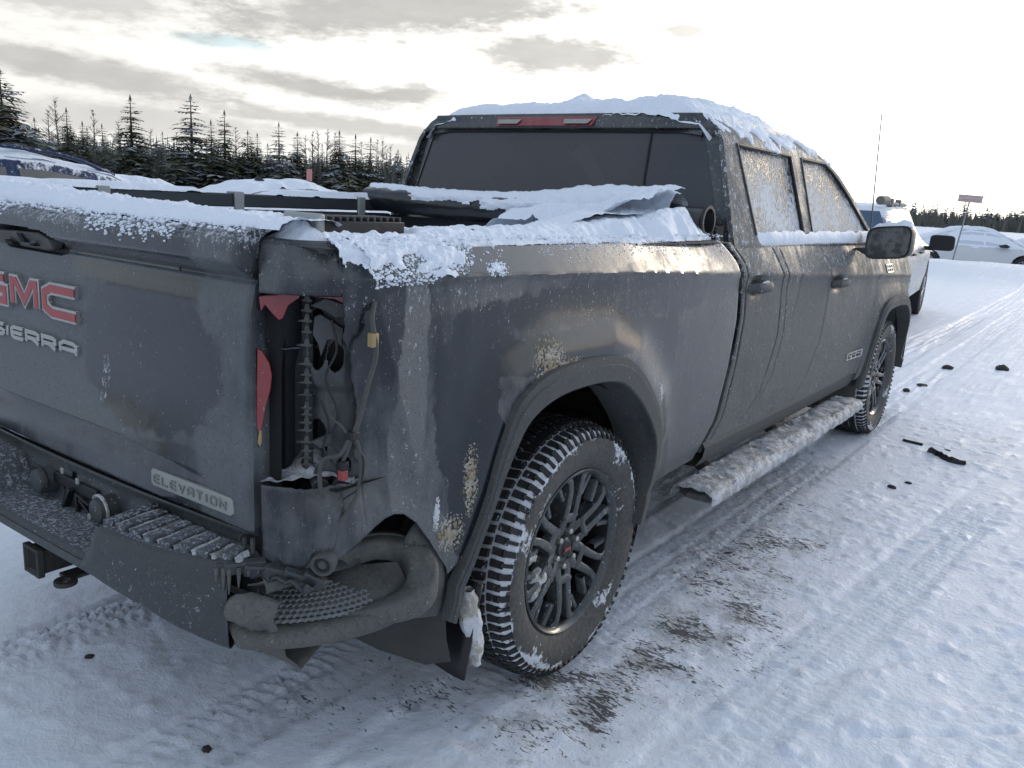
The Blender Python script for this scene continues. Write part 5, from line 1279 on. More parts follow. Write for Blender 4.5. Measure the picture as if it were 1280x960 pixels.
# clinging snow over the cab shoulder and roof edge (right)
def f(U, V):
    y = 1.14+U*1.5; z = 1.74+V*.125; x = np.interp(z, [1.32, 1.38, 1.75, 1.80, 1.855, 1.87], [.955, .938, .825, .795, .715, .70])
    ymax = np.interp(z, [1.74, 1.79, 1.855], [2.66, 2.5, 2.3])
    t = .010*(.4+fbm(y*50, z*50, 77, 3))*sst(fbm(y*12, z*20, 2, 3)+(V-.55)*.5, .42, .62)*(y < ymax)*(y > back_y(z))
    return np.stack([x, y, z], -1), np.zeros(x.shape+(3,))+np.array([.75, 0, .66]), t
snow_sheet('cab_edge_snow', f, 240, 22, 'snowbed')
# sill snow under the side windows
def f(U, V):
    y = 1.30+U*2.1; z = 1.335+V*.075; x = np.interp(z, [1.32, 1.38, 1.75], [.955, .938, .825])-.004
    prof = np.sin(np.pi*np.clip(V, 0, 1))**.6
    t = .030*prof*(.35+.95*fbm(y*6, z*4, 9, 3))*sst(y, 1.30, 1.42)*(1-.3*sst(y, 3.2, 3.4))-.004
    t = t*(V < .55+.45*fbm(y*9, y*0, 19, 3)*1.1)
    return np.stack([x, y, z], -1), np.zeros(x.shape+(3,))+np.array([.8, 0, .6]), t
snow_sheet('sill_snow', f, 300, 20, 'snow')
# tailgate top
def f(U, V):
    x = -.84+U*1.72; y = -1.118+V*.20
    zt = np.interp(y, [-1.118, -1.10, -1.07, -1.02, -.9], [1.388, 1.397, 1.400, 1.392, 1.385])
    edge = .004+.065*fbm(x*3.1, x*0+.3, 4, 4)+.018*(fbm(x*26, y*26, 15, 3)-.5)
    d = (y+1.122)-edge*1.0; thick = np.interp(x, [-.84, -.3, .2, .6, .86], [.062, .055, .040, .034, .030])
    t = thick*np.clip((d+(fbm(x*30, y*30, 5, 2)-.5)*.012)/.05, 0, 1)**.6*(.65+.5*fbm(x*6, y*8, 14, 3)+.2*fbm(x*24, y*24, 16, 2)+.35*(fbm(x*75, y*75, 17, 3)-.5))
    t = t*(1-sst(V, .93, 1.0)*.3)
    return np.stack([x, y, zt], -1), np.zeros(x.shape+(3,))+UPN, t
snow_sheet('tailgate_snow', f, 520, 70, 'snowbed')
# crusty sprinkles along the lip and on the corner cap
mb = MB(); rnd = random.Random(9)
def crumb(mb, c, r):
    k = 6; vs = [(0, 0, r*.7)]
    for i in range(k):
        a = 2*math.pi*i/k+rnd.random(); q = r*rnd.uniform(.7, 1.25); vs.append((q*math.cos(a), q*math.sin(a), r*rnd.uniform(-.1, .3)))
    for i in range(k):
        a = 2*math.pi*i/k; q = r*.8; vs.append((q*math.cos(a), q*math.sin(a), -r*.5))
    vs = [(v[0]+c[0], v[1]+c[1], v[2]+c[2]) for v in vs]
    fs = [(0, 1+i, 1+(i+1) % k) for i in range(k)]+[(1+i, 1+k+i, 1+k+(i+1) % k, 1+(i+1) % k) for i in range(k)]
    mb.add(vs, fs)
for i in range(900):
    x = rnd.uniform(-.35, .83); z = 1.392-abs(rnd.gauss(0, .018)); 
    if float(vn(x*7, 3, 5)) < .36: continue
    crumb(mb, (x, float(tg(x, min(z, 1.397)))-.001, z), rnd.uniform(.0015, .0055))
mb.build('lip_crust', M['snow'], gate, kind='stuff', rec=False)
# right bed rail and corner: heaped snow, the mound by the cab
def f(U, V):
    y = -1.05+V*2.02; x = .40+U*.565
    base = np.where(x > .84, 1.376-(x-.84)*.08, 1.376-.40*sst(.84-x, .0, .07))
    base = np.where(x > .945, 1.370-(x-.945)*1.0, base)
    rail = sst(x, .70, .80)
    nz = fbm(x*7, y*4, 31, 4); nz2 = fbm(x*26, y*22, 33, 3)
    ho = np.interp(y, [-1.05, -.95, -.80, -.55, -.1, .2, .55, .80, .93, .97], [.040, .036, .028, .022, .028, .040, .070, .090, .050, .02])
    ins = np.interp(y, [-1.05, -.99, -.96, -.70, -.66, -.2, .3, .7, .97], [.72, .74, .875, .86, .72, .66, .55, .45, .55])+.01*(nz2-.5)
    outer = np.interp(y, [-1.05, -.95, -.88, -.75, -.6, -.3, .6, .8, .97], [.88, .91, .95, .955, .955, .942, .940, .92, .90])+(fbm(y*11, y*0, 36, 3)-.5)*.028
    t = ho*(.65+.75*nz)*sst(x, ins, ins+.08)*np.clip((outer-x)/.075, 0, 1)**.65+(.012*(nz2-.45)+.012*(fbm(x*70, y*70, 43, 3)-.45))*sst(outer-x, 0, .02)*sst(x, ins, ins+.05)
    t = t*sst(y, -1.045, -.99)*(.35+.65*sst(fbm(y*9, x*9, 44, 3)+(outer-x)*3, .38, .62))
    top = base+t; fill = 1.376+t-.0
    zb = np.where((x < .84) & (x > ins), 1.372-.02*(.84-x), base)
    return np.stack([x, y, zb], -1), np.zeros(x.shape+(3,))+UPN, t
snow_sheet('bed_rail_snow', f, 190, 420, 'snowbed')
# corner cap crust hanging over the outer side
def f(U, V):
    y = -1.02+V*.52; q = U; x = .93+.07*q-.0; z = 1.378-.075*q**1.3
    xs__ = Xs(np.maximum(y, YC(z)), z); x = np.minimum(.90+.12*q, xs__+.002)
    ny_ = fbm(y*14, q*5, 5, 3); lim = np.interp(y, [-1.02, -.9, -.78, -.68, -.60, -.53], [.70, .85, .90, .85, .50, .1])
    t = (.020+.016*(fbm(y*60, q*14, 71, 3)-.3))*sst(lim+(ny_-.5)*.9-q, 0, .3)*(.6+.8*fbm(y*30, q*9, 8, 2))
    return np.stack([x, np.where(y < YC(z), y+.02, y), z], -1), np.zeros(x.shape+(3,))+np.array([.6, -.25, .76]), t
snow_sheet('corner_crust', f, 50, 180, 'snow')
# loose granules and crumbs along every snow edge
def scatter(name, fn, n, r0, r1, seed, par=TR, mat='snow'):
    mb = MB(); rr = random.Random(seed)
    for i in range(n):
        p = fn(rr)
        if p is None: continue
        crumb(mb, p, r0+(r1-r0)*rr.random()**2.5)
    return mb.build(name, M[mat], par, kind='stuff', rec=False)
def rail_pt(rr):
    y = rr.uniform(-1.0, .95); z = 1.374-abs(rr.gauss(0, .020)); z = max(z, 1.30)
    if float(fbm(y*5, z*20, 61, 2)) < .45: return None
    yy = max(y, float(YC(z))); return (float(Xs(yy, z))-.001, yy, z)
scatter('snow_crumbs', rail_pt, 1800, .0010, .0045, 5)
def rail_top(rr):
    y = rr.uniform(-1.0, .95); x = rr.uniform(.86, .955); return (x, y, 1.378+rr.random()*.012)
scatter('snow_crumbs', rail_top, 700, .002, .007, 6)
def gate_pt(rr):
    x = rr.uniform(-.8, .82); y = -1.118+abs(rr.gauss(.02, .022)); return (x, y, float(np.interp(y, [-1.118, -1.10, -1.07, -1.02], [1.388, 1.397, 1.400, 1.392]))+.002)
scatter('snow_crumbs', gate_pt, 1300, .0012, .0065, 7)
def corner_pt(rr):
    y = rr.uniform(-1.0, -.50); z = rr.uniform(1.29, 1.375)
    if float(fbm(y*9, z*14, 63, 2)) < .40+(1.375-z)*2.0: return None
    yy = max(y, float(YC(z))); return (float(Xs(yy, z))+(.0 if y > YC(z) else -.0), yy, z)
scatter('snow_crumbs', corner_pt, 2600, .001, .0055, 8)
def roof_pt(rr):
    x = rr.uniform(-.72, .72); y = 1.16+abs(rr.gauss(0, .02)); return (x, y, 1.852-.028*abs(x/.725)**4)
scatter('snow_crumbs', roof_pt, 700, .002, .009, 9)
# opening top shelf snow
def f(U, V):
    s = .03+U*.19; d = -.03+V*.05
    p0 = OA[0]+OT[0]*s+ON[0]*d; p1 = OA[1]+OT[1]*s+ON[1]*d
    t = .020*sst(.19-abs(s-.125), .11, .16)*(.5+.9*fbm(s*60, d*40, 4, 3))*sst(fbm(s*25, d*30, 8, 2), .25, .45)
    return np.stack([p0, p1, 1.274+.02*(s > .1)*0+0*s], -1), np.zeros(s.shape+(3,))+UPN+np.array([.3, -.3, 0]), t
snow_sheet('lens_snow', f, 60, 14, 'snow')
# left rail and across the far side
def f(U, V):
    y = -1.06+V*2.04; x = -.955+U*.115
    t = .030*sst(1-np.abs(U*2-1)+(fbm(y*14, x*20, 3, 2)-.5)*.4, .0, .5)*(.25+1.1*fbm(y*3, x*2, 5, 3))*sst(fbm(y*2.4, x*0, 12, 2), .28, .42)
    zb = np.where(x > -.897, 1.433, 1.375+.058*sst(x, -.92, -.897))
    return np.stack([x, y, zb], -1), np.zeros(x.shape+(3,))+UPN, t
snow_sheet('left_rail_snow', f, 26, 300, 'snow')
# bed floor snow, drifting up towards the cover roll
def f(U, V):
    x = -.80+U*1.62; y = -1.02+V*1.98
    t = .20+.13*fbm(x*2, y*2, 4, 3)+.02*fbm(x*14, y*14, 5, 3)+.20*sst(x, .35, .72)*sst(y, -.75, -.3)+.12*sst(y, -.5, .3)*sst(x, -.1, .5)+.05*np.exp(-(((x-.5)/.2)**2+((y+.35)/.2)**2))
    return np.stack([x, y, .87+0*x], -1), np.zeros(x.shape+(3,))+UPN, t
snow_sheet('bed_floor_snow', f, 110, 130, 'snowbed')
# snow over the rolled cover
def f(U, V):
    x = -.88+U*1.66; a = -.7+V*3.4
    nz = fbm(x*6, a*1.2, 21, 4)
    lim = np.interp(x, [-.88, -.6, -.2, .1, .4, .78], [.25, .30, .40, .55, .9, 1.0])
    cover = sst(np.interp(x, [-.88, -.6, -.2, .1, .4, .78], [.55, .55, .62, .80, 1.3, 1.4])+(nz-.5)*.7-(1-V)*.95, -.05, .12)
    r = .060; t = (.012+.040*sst(x, 0, .5)*np.sin(a).clip(0))*cover*(.4+nz)+.010*(a < .35)*cover*(x > 0)+.012*cover*(fbm(x*40, a*6, 51, 3)-.45)
    bx = x; by = .90-r*1.15*np.cos(a)*(-1); by = .90+r*1.15*np.cos(np.pi-a)*1.0; bz = 1.435+r*np.sin(a)+.008*np.sin(x*5)
    N_ = np.stack([0*x, np.cos(np.pi-a)*.8, np.sin(a)], -1)
    return np.stack([bx, by, bz], -1), N_, t
snow_sheet('cover_snow', f, 220, 46, 'snow')
def f(U, V):      # drift bridging roll and rail at the right
    x = .02+U*.80; y = .50+V*.36
    crest = np.interp(x, [.0, .12, .3, .5, .65, .82], [0, .04, .055, .085, .10, .05]); nz = fbm(x*6, y*7, 25, 4)+.35*(fbm(x*40, y*40, 26, 3)-.5)
    t = crest*sst(V+(nz-.5)*.5, .0, .45)*(.6+.6*nz)+.13*sst(x, .05, .2)
    return np.stack([x, y, 1.27+.10*sst(x, .55, .8)+0*y], -1), np.zeros(x.shape+(3,))+UPN, t
snow_sheet('cover_drift', f, 110, 50, 'snow')
# slush lumps thrown onto the side above and behind the wheel
M['mudbrown'] = snowmat('splashed_mud', 1.0, dcol=(.26, .21, .13), sc=30, col=(.40, .37, .31), bump=.006, dlo=.42)
def splat(cy_, cz_, ry, rz, n, r0, r1, mat, seed, name='splashed_slush'):
    mb = MB(); r_ = random.Random(seed)
    for i in range(n):
        a = r_.uniform(0, 2*math.pi); q = r_.random()**.7; y = cy_+ry*q*math.cos(a); z = cz_+rz*q*math.sin(a)
        if polydist(y, z, ARCH_R) < .0: continue
        x = float(Xs(y, z)); r = r_.uniform(r0, r1)*(1.3-q)
        k = 7; vs = [(x+r*.75, y, z)]
        for j in range(k):
            b = 2*math.pi*j/k+r_.random()*.5; w_ = r*r_.uniform(.7, 1.4); vs.append((x+r*.35*r_.random(), y+w_*math.cos(b), z+w_*math.sin(b)*1.1))
        for j in range(k):
            b = 2*math.pi*j/k; vs.append((x-.006, y+r*math.cos(b), z+r*math.sin(b)))
        mb.add(vs, [(0, 1+j, 1+(j+1) % k) for j in range(k)]+[(1+j, 1+k+j, 1+k+(j+1) % k, 1+(j+1) % k) for j in range(k)])
    return mb.build(name, M[mat], TR, kind='stuff', rec=False, smooth=False)
splat(-.30, 1.065, .085, .075, 420, .0015, .0075, 'mudbrown', 2)
splat(-.20, 1.045, .09, .02, 120, .0015, .005, 'mudbrown', 5)
splat(-.60, .80, .025, .10, 300, .0015, .006, 'mudbrown', 3)
splat(-.655, .67, .05, .06, 260, .0015, .006, 'mudbrown', 4)
splat(-.70, .73, .010, .05, 120, .0015, .006, 'snowdirty', 6)
splat(.42, .86, .02, .05, 40, .002, .007, 'snowdirty', 7)
splat(-.52, 1.315, .05, .02, 140, .0015, .006, 'snow', 8)

# ================================================================== THINGS ON THE GROUND
dk = simple('dark_gravel', (.03, .028, .025), .85, bump=.003, bscale=60, var=.4)
def stone(x, y, r, seed, lab, cat='stone', group=None, mat=None, name='stone', flat=.6):
    r_ = random.Random(seed); mb = MB(); P = np.zeros((9, 6, 3))
    for i in range(9):
        a = 2*math.pi*i/9
        for j in range(6):
            b = math.pi*(j/5-.5); q = r*(.75+.5*float(vn(i*1.1+seed, j*1.3, seed))); P[i, j] = (q*math.cos(b)*math.cos(a)*1.3, q*math.cos(b)*math.sin(a), q*flat*math.sin(b))
    mb.grid(P, close_u=True); o = mb.build(name, mat or dk, None, smooth=False); o.location = (x, y, gz(x, y)+r*.15); o.rotation_euler = (0, 0, r_.uniform(0, 6))
    return tagset(o, lab, cat, group)
YARD_O = (2.209, -2.137)      # origin of the bearings used to lay out the tree line
stone(1.366, 7.80, .062, 3, 'largest dark gravel lump, at the right edge of the frame ahead of the truck')
stone(.91, 7.42, .048, 5, 'dark gravel lump nearest the front of the truck, left of a larger one')
stone(.894, 6.25, .05, 6, 'flat dark clod just ahead of the front wheel', flat=.3)
stone(.83, 5.85, .028, 8, 'small round stone below the flat clod by the front wheel')
stone(1.366, 2.79, .020, 9, 'small dark stone in the snow right of the running board')
stone(1.42, 2.95, .016, 10, 'smaller dark stone just behind the stone right of the running board')
stone(-.19, -.97, .012, 14, 'small dark stone below the tow hitch')
stone(.455, -.99, .014, 15, 'dark crumb of frozen dirt below the bumper corner', flat=.9)
stone(1.47, 3.9, .018, 17, 'thin flat dark chip beyond the torn plastic strip', flat=.3)
mb = MB(); P = []; r_ = random.Random(5)
for i, t in enumerate(np.linspace(0, 1, 26)):
    x = lerp(1.38, 1.62, t); y = 3.74-.14*t+.02*math.sin(t*8); wd = .035*(.4+.8*float(vn(t*7, 1, 4))); z = gz(x, y)+.004
    P.append([(x-.2*wd, y-wd, z), (x, y-wd*.3, z+.012+.03*max(0, t-.85)*6*.5), (x, y+wd*.4, z+.014+.02*float(vn(t*14, 2, 7))), (x+.1*wd, y+wd, z)])
mb.grid(P); o = mb.build('torn_plastic_strip', M['black'], None, smooth=False, solid=.004)
tagset(o, 'torn strip of black plastic lying on the snow right of the truck', 'debris')
mb = MB(); P = []
for i, t in enumerate(np.linspace(0, 1, 12)):
    x = lerp(1.19, 1.32, t); y = 3.93-.02*t; wd = .016*(.5+float(vn(t*5, 1, 9))); z = gz(x, y)
    P.append([(x, y-wd, z+.002), (x, y, z+.014), (x, y+wd, z+.002)])
mb.grid(P); o = mb.build('plastic_shard', M['black'], None, smooth=False, solid=.003)
tagset(o, 'short black plastic shard left of the longer torn strip', 'debris')

# ================================================================== PARKED VEHICLES AROUND THE YARD
def carpaint(name, col, snow=.6, metal=.3, rough=.3):
    m, g = newmat(name); P = g.n('ShaderNodeTexCoord').outputs['Object']; N_ = g.n('ShaderNodeSeparateXYZ', {0: g.n('ShaderNodeNewGeometry').outputs['Normal']})
    nz = g.noise(P, 3, 5, .65); nf = g.noise(P, 30, 4, .6)
    k = g.m('ADD', g.m('MULTIPLY', N_.outputs[2], .7), g.m('ADD', g.m('MULTIPLY', nz, .6), g.m('MULTIPLY', nf, .35)))
    k = g.m('MULTIPLY', g.ss(k, 1.15-snow*.75, 1.25-snow*.75), .95)
    c = g.mix(k, g.mix(nf, tuple(q*.85 for q in col), col), (.78, .83, .90))
    out(g, g.n('ShaderNodeBsdfPrincipled', {'Base Color': c, 'Roughness': g.m('ADD', rough, g.m('MULTIPLY', k, .35)), 'Metallic': g.m('MULTIPLY', g.m('SUBTRACT', 1.0, k), metal),
        'Normal': g.n('ShaderNodeBump', {'Height': g.m('ADD', k, nf), 'Distance': .01}).outputs[0]}).outputs[0]); return m
M['cglass'] = simple('car_window_glass', (.03, .035, .04), .12, var=.2, coat=.4)
M['cglasstan'] = simple('car_window_sky_tint', (.12, .11, .095), .15, var=.3, coat=.4)
M['cwhite'] = simple('snowed_over_glass', (.55, .60, .68), .7, var=.12, bump=.01, bscale=12)
M['crub'] = simple('car_rubber', (.02, .02, .02), .8, bump=.003, var=.3)
M['calloy'] = simple('car_alloy', (.35, .36, .38), .4, metal=.7)
def make_car(name, label, cat, paint, st, loc, rz, win, glass='cglass', wheels=(.9, 3.6), hw=.90, wr=.33, group=None, snowcap=0.05, extra=None):
    """st: stations (y, z_bottom, z_belt, z_roof, half width, roof half width); win: list of (y0b,y1b,y0t,y1t) side windows"""
    root = empty(name, loc, label, cat, group, rz)
    mb = MB(); P = []
    S = np.array(st, float); ys = np.unique(np.r_[S[:, 0], np.linspace(S[0, 0], S[-1, 0], 60)])
    def at(y): return [float(np.interp(y, S[:, 0], S[:, k])) for k in range(1, 6)]
    def arch(y):
        h = 0
        for wy in wheels: h = max(h, math.sqrt(max(0, (wr+.07)**2-(y-wy)**2))+wr) if abs(y-wy) < wr+.07 else h
        return h
    def ring(y):
        zb, zl, zr, w_, rw = at(y); zb2 = max(zb, arch(y)); r = [(w_*.75, zb+.0 if zb2 == zb else zb2+.02), (w_*.97, max(zb+.03, zb2)), (w_, max(lerp(zb, zl, .35), zb2)), (w_*1.0, max(lerp(zb, zl, .65), zb2)), (w_*.985, max(zl-.06, zb2)), (w_*.95, zl)]
        r += [(lerp(w_*.93, rw, .5), lerp(zl, zr, .5)), (rw, zr-.05), (rw*.93, zr-.015), (rw*.6, zr+.005), (0, zr+.015)]
        return r
    for y in ys:
        r = ring(y); P.append([(-a, y, b) for a, b in r]+[(a, y, b) for a, b in r[:-1][::-1]])
    mb.grid(P); P0 = P[0]; P1 = P[-1]
    mb.add(P0, [tuple(range(len(P0)))]); mb.add(P1, [tuple(range(len(P1)))[::-1]])
    body = mb.build('body', paint, root, angle=40)
    for s_ in (-1, 1):
        for (a0, a1, b0, b1) in win:
            mb = MB(); Q = []
            for u in np.linspace(0, 1, 8):
                row = []
                for v in np.linspace(.06, .90, 5):
                    y = lerp(lerp(a0, a1, u), lerp(b0, b1, u), v); zb, zl, zr, w_, rw = at(y)
                    zt = zr-.05; z = lerp(zl, zt, v); xm = w_*.95 if v <= 0 else 0
                    x = np.interp(v, [0, .5, 1], [w_*.95, lerp(w_*.93, rw, .5), rw]); row.append((s_*(x+.008), y, z))
                Q.append(row)
            mb.grid(Q); mb.build('window', M[glass], root)
    for wy in wheels:
        for s_ in (-1, 1):
            mb = MB(); mb.lathe([(-.10, wr*.62), (-.11, wr*.85), (-.09, wr), (.09, wr), (.11, wr*.85), (.10, wr*.62)], 30, 'x', (s_*(hw-.12), wy, wr))
            wl = mb.build('wheel', M['crub'], root)
            mb = MB()
            for k in range(7):
                a = 2*math.pi*k/7; mb.tube([(s_*(hw-.03), wy, wr), (s_*(hw-.04), wy+wr*.6*math.cos(a), wr+wr*.6*math.sin(a))], .022, 6)
            mb.lathe([(0, wr*.57), (0, wr*.64), (.012, wr*.64)], 24, 'x', (s_*(hw-.03), wy, wr)); mb.build('rim', M['calloy'], wl)
    if snowcap:
        def f(U, V):
            y = S[0, 0]+.05+V*(S[-1, 0]-S[0, 0]-.1); x = U*2-1
            zr = np.interp(y, S[:, 0], S[:, 3]); rw = np.interp(y, S[:, 0], S[:, 5]); X = x*rw*.97
            sl = np.abs(np.gradient(zr, axis=1)/np.gradient(y, axis=1))
            t = snowcap*(.3+1.2*fbm(X*2.5+loc[0], y*2.5, 4, 4))*sst(1-np.abs(x)+(fbm(y*7, X*7, 9, 2)-.5)*.2, 0, .2)*(1-sst(sl, .45, .8))*sst(V, 0, .03)*sst(1-V, 0, .03)
            return np.stack([X, y, zr-.018*np.abs(x)**3-.004], -1), np.zeros(x.shape+(3,))+UPN, t
        snow_sheet('snow_cover', f, 40, 130, 'snow', parent=root)
    return root, at, ring
# dark blue estate beside the truck on the left
blue = carpaint('dark_blue_paint', (.02, .035, .09), .40)
ST_SUV = [(-2.35, .45, .95, 1.05, .80, .62), (-2.25, .35, 1.10, 1.20, .88, .66), (-2.0, .30, 1.14, 1.50, .92, .66), (-1.75, .28, 1.14, 1.63, .93, .67), (-1.2, .28, 1.13, 1.71, .93, .68), (-.4, .28, 1.11, 1.735, .93, .69), (.2, .28, 1.10, 1.71, .93, .68), (.75, .28, 1.08, 1.62, .92, .66), (1.15, .28, 1.07, 1.45, .92, .65), (1.55, .28, 1.07, 1.13, .92, .74), (2.0, .30, 1.02, 1.08, .90, .72), (2.4, .36, .92, .98, .86, .66), (2.5, .45, .75, .82, .80, .6)]
# turned end for end: its sloping tail points forward like the photograph shows
ca, at_, _ = make_car('parked_suv', 'dark blue estate car crusted with snow, just beyond the truck bed at the far left', 'car', blue, ST_SUV, (-5.75, 1.12, -.13), 0,
    [(-1.95, -1.25, -1.70, -1.22), (-1.15, -.15, -1.12, -.15), (-.05, .85, -.05, .60), (.93, 1.42, .68, .95)], 'cglasstan', (-1.5, 1.45), .93, .35)
# rails on its roof
mb = MB()
for s_ in (-1, 1): mb.tube(catmull([(s_*.60, -1.6, 1.66), (s_*.60, -1.4, 1.735), (s_*.60, -.4, 1.785), (s_*.60, .35, 1.74), (s_*.59, .8, 1.60)], 6), .018, 6)
mb.build('roof_rail', blue, ca)
silver = carpaint('silver_grey_paint', (.30, .32, .34), .62)
ST_SED = [(-2.35, .42, .80, .88, .78, .60), (-2.2, .32, .95, 1.02, .86, .68), (-1.65, .28, .98, 1.06, .90, .70), (-1.2, .27, .98, 1.25, .90, .62), (-.75, .27, .97, 1.40, .90, .60), (-.2, .27, .96, 1.46, .90, .60), (.35, .27, .95, 1.44, .90, .60), (.8, .27, .95, 1.30, .90, .61), (1.35, .28, .95, 1.00, .90, .70), (1.9, .30, .88, .93, .88, .70), (2.3, .36, .76, .82, .82, .62), (2.38, .44, .62, .70, .76, .56)]
cb, at_, _ = make_car('parked_sedan', 'snow covered silver sedan beyond the middle of the truck bed', 'car', silver, ST_SED, (-8.6, 6.6, -.02), -.12,
    [(-1.35, -.72, -.85, -.62), (-.62, .18, -.55, .15), (.25, 1.05, .22, .62)], 'cglass', (-1.42, 1.42), .90, .33, snowcap=.10)
mb = MB(); mb.prism([(-.55, 1.52), (-.38, 1.52), (-.50, 1.60)], lambda a, b: (.015, a, b), lambda a, b: (-.015, a, b)); mb.build('antenna_fin', M['black'], cb)
cc_, at_, _ = make_car('parked_sedan', 'low snow covered sedan between the blue estate and the silver sedan', 'car', carpaint('pale_grey_paint', (.35, .36, .38), .65), ST_SED, (-11.5, 5.6, -.12), 0,
    [(-1.35, -.72, -.85, -.62), (-.62, .18, -.55, .15), (.25, 1.05, .22, .62)], 'cglass', (-1.42, 1.42), .90, .33, snowcap=.12)
# small red marker board and a post beyond the cars
mb = MB(); mb.box((0, 0, .85), (.035, .035, 1.7)); o = mb.build('marker_post', simple('grey_post', (.25, .24, .22), .8), None)
mk = empty('marker_board', (-13.2, 11.0, 0), 'small faded red marker board on a post behind the silver sedan', 'sign'); o.parent = mk
mb = MB(); mb.box((0, -.03, 1.70), (.17, .02, .26)); mb.build('board', simple('faded_red', (.50, .22, .20), .7), mk, bevel=.004)
wp = empty('wooden_post', (-4.98, 6.55, 0), 'brown wooden post with a white face beside the left end of the rolled bed cover', 'post')
mb = MB(); mb.tube([(0, 0, 0), (0, 0, 1.30), (.0, 0, 1.40), (0, 0, 1.44)], [.045, .045, .062, .03], 12); mb.build('shaft', simple('brown_wood', (.13, .085, .05), .8, bump=.01, bscale=20, var=.4), wp)
mb = MB(); mb.box((.045, -.045, 1.37), (.035, .04, .10), Matrix.Rotation(.7, 3, 'Z')); mb.build('white_plate', simple('white_plastic', (.7, .7, .68), .5), wp, bevel=.004)

# white sport utility ahead of the truck, seen along its right side
wpaint = carpaint('white_suv_paint', (.30, .34, .39), .30, metal=.0, rough=.18)
ST_BIG = [(-2.45, .55, .95, 1.02, .88, .70), (-2.40, .45, 1.12, 1.30, .97, .72), (-2.30, .42, 1.16, 1.52, .98, .72), (-2.12, .40, 1.16, 1.60, .99, .73), (-1.5, .40, 1.15, 1.64, 1.0, .74), (-.5, .40, 1.14, 1.655, 1.0, .74), (.3, .40, 1.13, 1.63, 1.0, .73), (.8, .40, 1.12, 1.50, 1.0, .72), (1.35, .40, 1.12, 1.20, 1.0, .80), (2.0, .42, 1.08, 1.16, .98, .78), (2.5, .50, .95, 1.05, .94, .74), (2.6, .55, .8, .9, .88, .7)]
cd_, atb, _ = make_car('parked_suv', 'pale sport utility vehicle with blue rear glass parked ahead of the truck with snow along its roof', 'car', wpaint, ST_BIG, (-1.16, 10.95, 0), .10,
    [(-2.15, -1.35, -2.05, -1.32), (-1.25, -.20, -1.22, -.20), (-.10, .95, -.10, .60)], 'cglass', (-1.45, 1.60), 1.0, .40, snowcap=.03)
bg_ = simple('blue_rear_glass', (.035, .085, .16), .12, var=.25, coat=.3)
mb = MB(); mb.grid([[(x*lerp(.86, .66, t), lerp(-2.435, -2.225, t)+.02, lerp(1.14, 1.55, t)) for t in np.linspace(0, 1, 6)] for x in np.linspace(-1, 1, 11)])
for i in range(len(mb.v)): mb.v[i] = (mb.v[i][0], mb.v[i][1]-.13, mb.v[i][2]+.01)
mb.build('rear_window', bg_, cd_)
mb = MB(); mb.tube([(.62, -2.15, 1.69), (.66, -1.85, 1.70)], .055, 10); mb.tube([(.66, -1.7, 1.66), (.66, .2, 1.68)], .028, 8); mb.box((.66, -1.45, 1.68), (.07, .16, .10)); mb.box((.66, -.6, 1.69), (.07, .14, .09))
mb.build('roof_rack', simple('rack_grey', (.16, .15, .14), .7), cd_, bevel=.01)
mb = MB(); sec = [(.17*math.copysign(abs(math.cos(t))**.4, math.cos(t)), .115*math.copysign(abs(math.sin(t))**.4, math.sin(t))) for t in np.linspace(0, 2*math.pi, 24, endpoint=False)]
mb.grid([[(1.20+a*k, .72+dy, 1.17+b*k) for dy, k in ((-.06, .0), (-.06, .93), (-.04, 1), (.04, .95), (.10, .6), (.11, 0))] for a, b in sec], close_u=True)
mr = mb.build('side_mirror', M['black'], cd_, angle=50); mb = MB(); mb.box((1.02, .74, 1.08), (.16, .07, .06)); mb.build('mirror_arm', M['black'], mr)
for y in (-1.1, -.1):
    mb = MB(); mb.tube([(1.015, y-.28, 1.04), (1.04, y-.22, 1.045), (1.04, y-.08, 1.045), (1.015, y-.02, 1.04)], .016, 6); mb.build('door_handle', M['black'], cd_)

# wrecks across the yard at the right
wh = carpaint('white_wreck_paint', (.66, .67, .68), .72, metal=0)
ce, _, _ = make_car('wrecked_car', 'white snow covered hatchback with a crumpled nose behind the signpost', 'car', wh, ST_SED, (-2.05, 30.2, -.18), -1.30,
    [(-1.40, -.95, -1.0, -.85), (-.62, .18, -.55, .15), (.25, 1.0, .22, .62)], 'cwhite', (-1.42, 1.42), .90, .33, snowcap=.10)
mb = MB(); mb.grid([[(x, y, .93-.10*(y-1.75)+.03*math.sin(y*20+x*3)) for x in np.linspace(-.7, .7, 10)] for y in np.linspace(1.75, 2.5, 10)]); mb.build('buckled_hood', wh, ce, solid=.02)
mb = MB(); mb.box((0, 2.28, .62), (1.4, .24, .26)); mb.box((.5, 2.42, .55), (.3, .1, .12), Matrix.Rotation(.4, 3, 'Z')); mb.build('exposed_front', M['black'], ce, bevel=.03)
mb = MB(); mb.prism([(.60, .99), (.80, 1.04), (.92, .97), (.85, .92), (.66, .93)], lambda a, b: (.90, a, b), lambda a, b: (1.05, a, b)); mb.build('door_mirror', M['black'], ce)
cf, _, _ = make_car('wrecked_car', 'second snow covered car at the right edge, behind the crumpled hatchback', 'car', carpaint('grey_wreck_paint', (.4, .42, .44), .75, metal=0), ST_SED, (.55, 33.0, -.20), -1.45,
    [(-1.35, -.72, -.85, -.62), (-.62, .18, -.55, .15), (.25, 1.05, .22, .62)], 'cwhite', (-1.42, 1.42), .90, .33, snowcap=.14)
